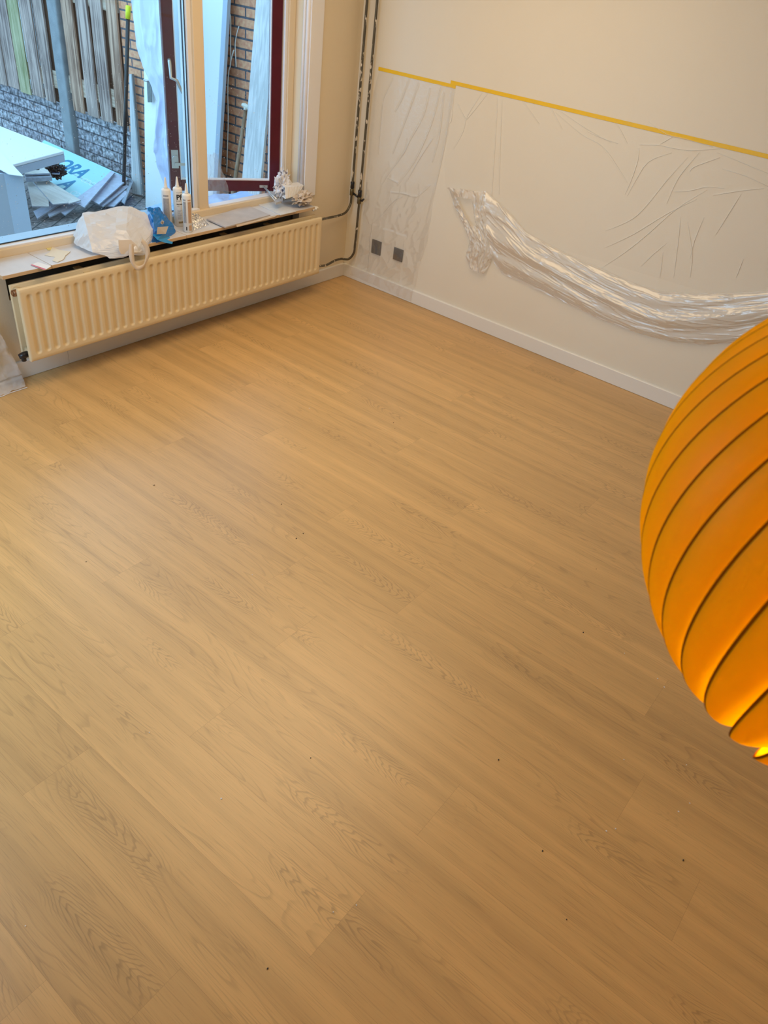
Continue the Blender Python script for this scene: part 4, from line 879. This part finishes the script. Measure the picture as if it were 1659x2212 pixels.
# ================================================================ OUTDOORS
def uvplane(name, x0, y0, y1, z0, z1, m, th=.1):
    """upright wall facing -x with metric uv (y, z)"""
    me = bpy.data.meshes.new(name)
    vs = [(x0, y0, z0), (x0, y1, z0), (x0, y1, z1), (x0, y0, z1), (x0+th, y0, z0), (x0+th, y1, z0), (x0+th, y1, z1), (x0+th, y0, z1)]
    me.from_pydata(vs, [], [(0, 3, 2, 1), (4, 5, 6, 7), (0, 4, 7, 3), (1, 2, 6, 5), (3, 7, 6, 2), (0, 1, 5, 4)]); me.update()
    u = me.uv_layers.new(name='UVMap')
    for p in me.polygons:
        for li in p.loop_indices:
            c = me.vertices[me.loops[li].vertex_index].co
            u.data[li].uv = (c.y, c.z) if abs(p.normal.x) > .5 else (c.x, c.z)
    return link(name, me, m)
bw = uvplane('brick_wall', .20, .302, 2.665, -.12, 2.4, BRICK, .12); struct(bw); bw.name = 'wall_garden'
# paved ground
me = bpy.data.meshes.new('ground'); me.from_pydata([(-7, .30, -.10), (3, .30, -.10), (3, 7, -.10), (-7, 7, -.10)], [], [(0, 1, 2, 3)]); me.update()
u = me.uv_layers.new(name='UVMap')
for li, v in enumerate(((-7, .3), (3, .3), (3, 7), (-7, 7))): u.data[li].uv = (v[0]*.8+v[1]*.6, v[1]*.8-v[0]*.6)
gr = struct(link('ground', me, PAVE)); gr.name = 'floor_patio'
bm = bmesh.new(); box(bm, -9, -4.71, -6.4, .299, -.2, -.1); struct(obj('floor_light_block', bm, CONC))  # unseen ground, added to stop sky light coming from below
bm = bmesh.new(); box(bm, -6.9, -6.7, -6.4, .299, -.1, 2.3); struct(obj('wall_sky_block', bm, FENCEB))  # unseen wall, added to block low sky light at the left opening
# concrete fence base, posts, boards
fence = empty('garden_fence', 'weathered vertical board fence on a rock-faced concrete base with a concrete post', 'fence', (.25, 3.6, -.1))
for y0, y1 in ((2.67, 3.475), (3.625, 6.2)):
    o = uvplane('concrete_base', .212, y0, y1, -.12, .418, ROCK, .05); o.parent = fence; o.data.transform(Matrix.Translation(-fence.location))
for y0 in (3.48,):
    bm = bmesh.new(); box(bm, .155, .26, y0, y0+.14, -.10, 2.1, bev=.012); obj('concrete_post', bm, CONC, fence)
fy = [(2.672, 2.80, 1), (2.865, 3.02, 0), (3.06, 3.22, 0), (3.275, 3.43, 1), (3.72, 3.865, 0), (3.905, 4.08, 0), (4.115, 4.285, 2), (4.30, 4.49, 0), (4.51, 4.68, 0)]
y = 4.71
while y < 6.2: fy.append((y, y+.16, 0)); y += .195
for i, (a, b, q) in enumerate(fy):
    dz = random.uniform(-.01, .01); bm = bmesh.new(); box(bm, .172, .190, a, b, .425+dz, 2.05, bev=.003)
    o = obj('fence_board', bm, FENCE[q], fence)
    if q == 2: o['label'] = 'board with green algae'
for a, b in ((2.68, 3.475), (3.625, 6.2)):
    for z in (.548, 1.25): bm = bmesh.new(); box(bm, .190, .215, a, b, z, z+.137); obj('fence_rail', bm, RAILW, fence)
sp = sorted(fy); edges = [(2.60, 2.672)] + [(sp[q][1], sp[q+1][0]) for q in range(len(sp)-1)]
for a, b in edges:
    bm = bmesh.new(); box(bm, .216, .232, a-.045, b+.045, .425, 2.05); obj('rear_board', bm, FENCEB, fence)
# black pole with yellow cap
def ext(a, b, z):     # extend the line a->b to height z
    a = Vector(a); b = Vector(b); t = (z-a.z)/(b.z-a.z); return a + (b-a)*t
T_ = Vector((0.1000,2.4050,1.3329)); B_ = Vector((0.0200,2.5432,0.0999)); G_ = ext(T_, B_, -.095)
pole = empty('pole', 'black pole with a yellow top leaning against the end of the fence', 'pole', G_)
bm = bmesh.new(); tube(bm, [G_, T_.lerp(B_, .07)], .0155, 12); obj('shaft', bm, BLACK, pole)
bm = bmesh.new(); tube(bm, [T_.lerp(B_, .07), T_.lerp(B_, .003), T_], [.019, .019, .012], 12); obj('yellow_cap', bm, YELLOW, pole)
# narrow board leaning next to the pole
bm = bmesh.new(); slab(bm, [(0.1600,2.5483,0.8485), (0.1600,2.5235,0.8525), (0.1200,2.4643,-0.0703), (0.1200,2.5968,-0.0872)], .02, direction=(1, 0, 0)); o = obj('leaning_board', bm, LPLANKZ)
tag(o, 'narrow grey board leaning on the brick wall beside the black pole', 'board')
bm = bmesh.new(); slab(bm, [(0.1580,2.5208,0.8530), (0.1580,2.5085,0.8551), (0.1180,2.4365,-0.0748), (0.1180,2.4615,-0.0693)], .02, direction=(1, 0, 0)); o2 = obj('dark_edge', bm, CONC); o2.parent = o
# white door leaf leaning against the brick wall
def lean(px): return px
def onlean(y, z, xb=-.02, xt=.17, zt=2.1):
    return Vector((lerp(xb, xt, (z+.1)/(zt+.1)), y, z))
door = empty('door_leaf', 'white door leaf with a lever handle leaning on the brick wall outside', 'door', (0, 1.8, -.1))
yl0, yl1 = 2.225, 1.395     # left and right edges at the bottom
yt0, yt1 = 2.235, 1.345
bm = bmesh.new(); slab(bm, [onlean(yl0, -.098), onlean(yl1, -.098), onlean(yt1, 1.95), onlean(yt0, 1.95)], .04, direction=(1, 0, -.09), bev=.002); obj('door_panel', bm, WHITED, door)
hb = onlean(2.13, .70); nd = Vector((-1, 0, .09)).normalized()
bm = bmesh.new(); slab(bm, [(0.0350,2.1574,0.8656), (0.0350,2.1054,0.8743), (0.0180,2.0950,0.7323), (0.0180,2.1418,0.7237)], .006, direction=(1, 0, 0)); obj('handle_plate', bm, mat('black_white_plate', (.10, .12, .12), .4, var=.6, vscale=60), door)
bm = bmesh.new(); tube(bm, [Vector((0.0350,2.1280,0.8737)), Vector((-0.0100,2.0739,0.8844)), Vector((-0.0150,2.1238,0.8825))], .008, 8); obj('lever_handle', bm, ALU, door)
bm = bmesh.new(); slab(bm, [onlean(yl1-.003, -.097)+Vector((-.004, 0, 0)), onlean(yl1-.045, -.097)+Vector((-.004, 0, 0)), onlean(yt1-.050, 1.9)+Vector((-.004, 0, 0)), onlean(yt1-.003, 1.9)+Vector((-.004, 0, 0))], .03, direction=(1, 0, -.09)); obj('edge_profile', bm, PVC, door)
# plastic sheet hung over the door
LS = [(-0.1000,2.0832,1.5659),(-0.1000,2.0759,1.4025),(-0.1000,2.0763,1.2897),(-0.1000,2.0443,1.1345),(-0.1000,1.9869,0.9940),(-0.1000,1.9007,0.8984),(-0.1000,1.8527,0.7952),(-0.1000,1.8796,0.6534),(-0.1000,1.9160,0.4816),(-0.1000,1.9006,0.3146),(-0.1000,1.8195,0.1581),(-0.1000,1.7594,0.0654)]; RS = [(-0.1000,1.6442,1.6113),(-0.1000,1.6497,1.4533),(-0.1000,1.6452,1.2905),(-0.1000,1.6457,1.1209),(-0.1000,1.6517,0.8834),(-0.1000,1.6523,0.6975),(-0.1000,1.6530,0.5040),(-0.1000,1.6393,0.4073),(-0.1000,1.6367,0.3063),(-0.1000,1.6341,0.2032),(-0.1000,1.6313,0.0979)]
def sheetf(u, v):
    p = polyat(LS, v).lerp(polyat(RS, v), u); return (p.x - .02*math.sin(u*7+v*3)*(.3+v) - .014*max(0, ridge(u*3+v, v*5, 9)-.5) - .05*u, p.y, p.z)
o = grid('hanging_plastic_sheet', sheetf, 46, 110, SHEET); tag(o, 'pale blue plastic sheet hanging down over the white door leaf', 'plastic sheet')
LS2 = [(-0.2500,1.3536,1.6348),(-0.2500,1.3569,1.4845),(-0.2500,1.3646,1.2746),(-0.2500,1.3678,1.0543),(-0.2500,1.3712,0.8221),(-0.2500,1.3695,0.5782),(-0.2500,1.3682,0.3865),(-0.2500,1.3560,0.1893)]; RS2 = [(-0.2500,1.2623,1.6442),(-0.2500,1.2730,1.4945),(-0.2500,1.2785,1.2867),(-0.2500,1.2843,1.0679),(-0.2500,1.2905,0.8373),(-0.2500,1.2867,0.5959),(-0.2500,1.2889,0.4050),(-0.2500,1.2805,0.2085)]
o = grid('hanging_plastic_sheet', lambda u, v: tuple(polyat(LS2, v).lerp(polyat(RS2, v), u) - Vector((.012*math.sin(u*5+v*6), 0, 0))), 14, 60, SHEET); tag(o, 'narrow pale blue plastic strip hanging between the burgundy stile and the mullion', 'plastic sheet')
# pale leaning laminate plank, old tool, cable
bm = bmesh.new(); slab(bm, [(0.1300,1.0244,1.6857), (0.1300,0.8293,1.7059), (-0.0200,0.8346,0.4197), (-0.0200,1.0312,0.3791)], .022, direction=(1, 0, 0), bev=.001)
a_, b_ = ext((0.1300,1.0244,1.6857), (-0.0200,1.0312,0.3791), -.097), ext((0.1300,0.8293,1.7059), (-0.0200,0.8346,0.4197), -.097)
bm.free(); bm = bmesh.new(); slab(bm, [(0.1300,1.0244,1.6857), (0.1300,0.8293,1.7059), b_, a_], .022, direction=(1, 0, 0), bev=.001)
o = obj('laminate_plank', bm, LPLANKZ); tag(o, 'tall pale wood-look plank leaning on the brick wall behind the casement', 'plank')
t0, t1 = Vector((0.1500,1.1666,0.8485)), Vector((0.0000,1.1288,0.3633)); t2 = ext(t0, t1, -.095)
tool = empty('garden_tool', 'old tool with a wooden handle leaning on the brick wall left of the pale plank', 'tool', t2)
bm = bmesh.new(); tube(bm, [t2, t1, t0], [.017, .016, .013], 10); obj('handle', bm, BROWN, tool)
bm = bmesh.new(); tube(bm, [(0.1400,1.1948,0.8743), (0.1450,1.1709,0.8723), (0.1500,1.1421,0.8652), (0.1500,1.1179,0.8757)], [.010, .018, .016, .008], 8); tube(bm, [(0.1400,1.1608,0.8440), (0.1450,1.1612,0.8680)], .014, 8); obj('tool_head', bm, PUTTY, tool)
bm = bmesh.new(); tube(bm, smoothpath([(0.1700,1.3656,1.5473),(0.1700,1.3587,1.4407),(0.1700,1.3409,1.3883),(0.1700,1.3438,1.2483),(0.1700,1.3467,1.1096),(0.1700,1.3675,1.0563),(0.1700,1.3807,0.9186),(0.1700,1.3801,0.7318),(0.1700,1.3961,0.5005),(0.1700,1.4050,0.3562)], 5), .0042, 6); o = obj('white_cable', bm, CARTW); tag(o, 'long white cable hanging on the brick wall next to the door leaf', 'cable')
bm = bmesh.new(); tube(bm, smoothpath([(0.1700,1.3109,1.2019),(0.1700,1.3361,1.1491),(0.1700,1.3517,1.1030)], 5), .0045, 6); obj('branch', bm, CARTW).parent = o
bm = bmesh.new(); tube(bm, smoothpath([(0.1800,1.2673,1.3513),(0.1800,1.2916,1.2979),(0.1800,1.3068,1.2394),(0.1800,1.3031,1.1685),(0.1800,1.2993,1.0964)], 5), .003, 6); o = obj('loose_wire', bm, CARTW); tag(o, 'short loose wire dangling on the bricks right of the white cable', 'wire')

# ---- white cabinet carcass at the left
cab = empty('cabinet_carcass', 'white cabinet carcass standing outside the left window pane', 'cabinet', (-1.2, 2.2, -.1))
bm = bmesh.new(); a = Vector((-0.6686,2.2955,0.4000)); b = Vector((-1.2207,2.1033,0.4000)); c = Vector((-0.6706,3.6066,0.4000))
dl = (b-a); slab(bm, [a, b+dl*.6, c+dl*.9, c], .022, bev=.004); obj('top_panel', bm, WHITED, cab)
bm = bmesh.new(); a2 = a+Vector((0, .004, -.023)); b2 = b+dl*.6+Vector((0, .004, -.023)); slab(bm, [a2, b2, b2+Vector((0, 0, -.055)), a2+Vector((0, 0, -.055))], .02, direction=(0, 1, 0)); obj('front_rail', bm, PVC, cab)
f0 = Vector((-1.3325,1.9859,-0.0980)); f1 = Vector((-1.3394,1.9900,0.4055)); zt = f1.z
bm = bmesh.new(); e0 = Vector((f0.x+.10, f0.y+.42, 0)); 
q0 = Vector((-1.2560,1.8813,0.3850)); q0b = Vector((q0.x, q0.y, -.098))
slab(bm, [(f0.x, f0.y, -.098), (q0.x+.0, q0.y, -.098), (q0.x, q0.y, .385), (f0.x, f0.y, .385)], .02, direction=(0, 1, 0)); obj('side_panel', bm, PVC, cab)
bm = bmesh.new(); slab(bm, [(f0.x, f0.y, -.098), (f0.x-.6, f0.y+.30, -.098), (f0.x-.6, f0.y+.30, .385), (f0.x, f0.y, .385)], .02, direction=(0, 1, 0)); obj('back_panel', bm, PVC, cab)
bm = bmesh.new(); slab(bm, [(-1.0888,2.5122,0.4060), (-1.1056,2.4021,0.4060), (-1.2918,1.8092,0.4060), (-1.3482,1.8887,0.4060), (-1.3296,2.0886,0.4060)], .004); obj('edge_strip', bm, WHITED, cab)

# ---- carton stack and laminate pieces on the patio
def pk(name, pts, th, m, label, cat, group=None, bev=.003):
    bm = bmesh.new(); slab(bm, pts, th, bev=bev)
    for f in bm.faces: f.material_index = 0 if f.normal.z > .6 or (f.calc_area() > .02) else 1
    o = obj(name, bm, [m, PACKE]); tag(o, label, cat, group); return o
SL = .25
p1 = pk('flooring_carton', [(0.1360,3.9389,0.0690), (0.0714,2.5237,0.0529), (0.0755,2.7644,0.0539), (-0.1803,2.6789,-0.0101), (-0.0944,3.7749,0.0114)], .035, PACK, 'upper pale blue carton lettered ORA lying against the fence base', 'carton', 'flooring cartons stacked by the fence')
p2 = pk('flooring_carton', [(-0.0944,3.7749,0.0114), (-0.1803,2.6789,-0.0101), (-0.4044,2.5531,-0.0661), (-0.3726,3.4727,-0.0581)], .035, PACK, 'lower pale blue carton lettered A, nearer the window', 'carton', 'flooring cartons stacked by the fence')
def ontext(o, s, size, A, B, Cup, m, bold=0):
    A = Vector(A); B = Vector(B); Cup = Vector(Cup); ux = (B-A).normalized(); uy = (Cup-A); uy = (uy-ux*uy.dot(ux)).normalized(); nn = ux.cross(uy)
    if nn.z < 0: nn = -nn
    textmesh('printed_letters', s, size, None, m, lambda x, y: A+ux*x+uy*y+nn*.0012, bold=bold).parent = o
ontext(p1, 'ORA', .215, (-0.1365,3.3916,0.0009), (-0.1644,2.9769,-0.0061), (0.0266,3.5259,0.0416), PACKT, .006)
ontext(p1, 'CDC', .085, (-0.1943,2.8930,-0.0136), (-0.2017,2.7283,-0.0154), (-0.1106,2.9582,0.0074), mat('pale_print', (.78, .88, .92), .4))
ontext(p2, 'A', .215, (-0.3625,2.9962,-0.0556), (-0.3699,2.7878,-0.0575), (-0.2111,3.1167,-0.0178), PACKT, .006)
ontext(p2, 'CDC', .085, (-0.3897,2.7723,-0.0624), (-0.3968,2.6161,-0.0642), (-0.3100,2.8346,-0.0425), mat('pale_print2', (.78, .88, .92), .4))
ends = [([(283,387),(268,440),(262,438),(277,386)], .05), ([(274,388),(250,384),(196,436),(214,440)], .012), ([(276,396),(262,390),(205,440),(222,444)], -.005), ([(272,405),(262,402),(222,444),(238,446)], -.03),
        ([(246,374),(240,372),(168,446),(178,452)], .03), ([(235,390),(226,384),(160,452),(172,458)], .0), ([(262,415),(254,412),(236,444),(248,444)], -.05), ([(228,404),(220,398),(150,455),(160,462)], -.02)]
lbl = ['upright end flap at the right end of the carton stack', 'uppermost torn carton at the right of the stack', 'second torn carton strip from the top right of the stack', 'third torn carton strip lying low at the right of the stack',
       'long folded carton strip running up beside the lettered carton', 'narrow carton strip beneath the long folded one', 'short blue-white carton end near the paving at the right', 'lowest folded carton strip behind the carrier bag']

def zq(px):  return px
STR = [
 [(0.1219,2.5950,0.0300), (0.0920,2.5289,0.0300), (-0.1785,2.2980,-0.0600), (-0.1672,2.3513,-0.0600)],
 [(0.0754,2.5763,0.0400), (0.0637,2.7270,0.0600), (-0.4258,2.3962,-0.0200), (-0.4345,2.2706,-0.0200)],
 [(0.0431,2.5193,-0.0000), (0.0064,2.6153,0.0200), (-0.3881,2.4063,-0.0500), (-0.3895,2.2907,-0.0500)],
 [(-0.0352,2.4230,-0.0200), (-0.0192,2.5460,-0.0100), (-0.3218,2.3791,-0.0750), (-0.2662,2.3181,-0.0750)],
 [(0.0212,2.6779,0.0800), (0.0286,2.7407,0.0800), (-0.6055,2.3028,0.0000), (-0.6178,2.1979,0.0000)],
 [(-0.1498,2.5904,0.0300), (-0.1343,2.6778,0.0300), (-0.7616,2.3253,-0.0400), (-0.7776,2.2258,-0.0400)],
 [(-0.4469,2.3865,0.0000), (-0.4283,2.4647,0.0000), (-0.8273,2.4020,-0.0500), (-0.8846,2.2732,-0.0500)],
 [(-0.6494,2.4125,0.0000), (-0.6448,2.4961,0.0000), (-0.8929,2.4785,-0.0600), (-0.9672,2.3069,-0.0600)]]
for pts, l in zip(STR, lbl):
    pk('torn_carton', pts, .011, mat('carton_print', (.52, .54, .66), .5, var=.3, vscale=25), l, 'carton', 'torn flooring cartons beside the stack', .002)
pk('laminate_offcut', [(-0.5861,3.0752,0.1200), (-0.4176,3.0609,0.1200), (-0.5437,2.7526,0.1200), (-0.7274,2.8133,0.1200)], .012, LPLANK, 'square laminate piece with a scribble, topmost by the cabinet', 'laminate panel', None, .001)
cu = bmesh.new(); tube(cu, smoothpath([(-0.6273,2.9376,0.1230),(-0.6231,2.9040,0.1230),(-0.5658,2.8760,0.1230),(-0.5408,2.9435,0.1230),(-0.5654,2.9713,0.1230),(-0.6231,2.9040,0.1230)], 6), .003, 5); o = obj('pencil_scribble', cu, INK); o.parent = bpy.data.objects['laminate_offcut.001']
pk('laminate_offcut', [(-0.6677,2.9321,0.1000), (-0.4893,2.8438,0.1000), (-0.5518,2.7188,0.1000), (-0.7478,2.7725,0.1000)], .03, PACKE, 'dark-edged laminate pieces just under the scribbled one', 'laminate panel', None, .001)
pk('carton_wrapper', [(-0.3771,3.1314,0.1000), (-0.3136,3.1351,0.1000), (-0.3642,2.8783,0.1000), (-0.4478,2.7757,0.1000), (-0.4917,2.8134,0.1000)], .01, PACKD, 'dark blue carton wrapper beside the scribbled laminate piece', 'carton', None, .001)
crumple('black_film_bundle', (-0.4236,2.8581,0.0300), .07, (1, .7, .7), BLACK, .6, 2.3, 4.2, 'crumpled black film bundle beneath the dark blue wrapper', 'plastic film')
pk('laminate_plank', [(-0.6202,3.0057,0.0300), (-0.5842,3.0031,0.0300), (-0.7934,2.4018,0.0300), (-0.8803,2.2582,0.0300), (-0.9798,2.3284,0.0300)], .009, LPLANK, 'leftmost of the three pale laminate planks lying outside', 'laminate plank', None, .001)
pk('laminate_plank', [(-0.6021,2.9781,0.0380), (-0.4929,2.9227,0.0380), (-0.7199,2.2454,0.0380), (-0.8391,2.2714,0.0380)], .009, LPLANK, 'middle and widest of the three pale laminate planks lying outside', 'laminate plank', None, .001)
pk('laminate_plank', [(-0.4928,2.9251,0.0300), (-0.5198,2.7217,0.0300), (-0.5837,2.2850,0.0300), (-0.7190,2.2487,0.0300)], .009, LPLANK, 'right laminate plank of the three, touching the lettered carton', 'laminate plank', None, .001)
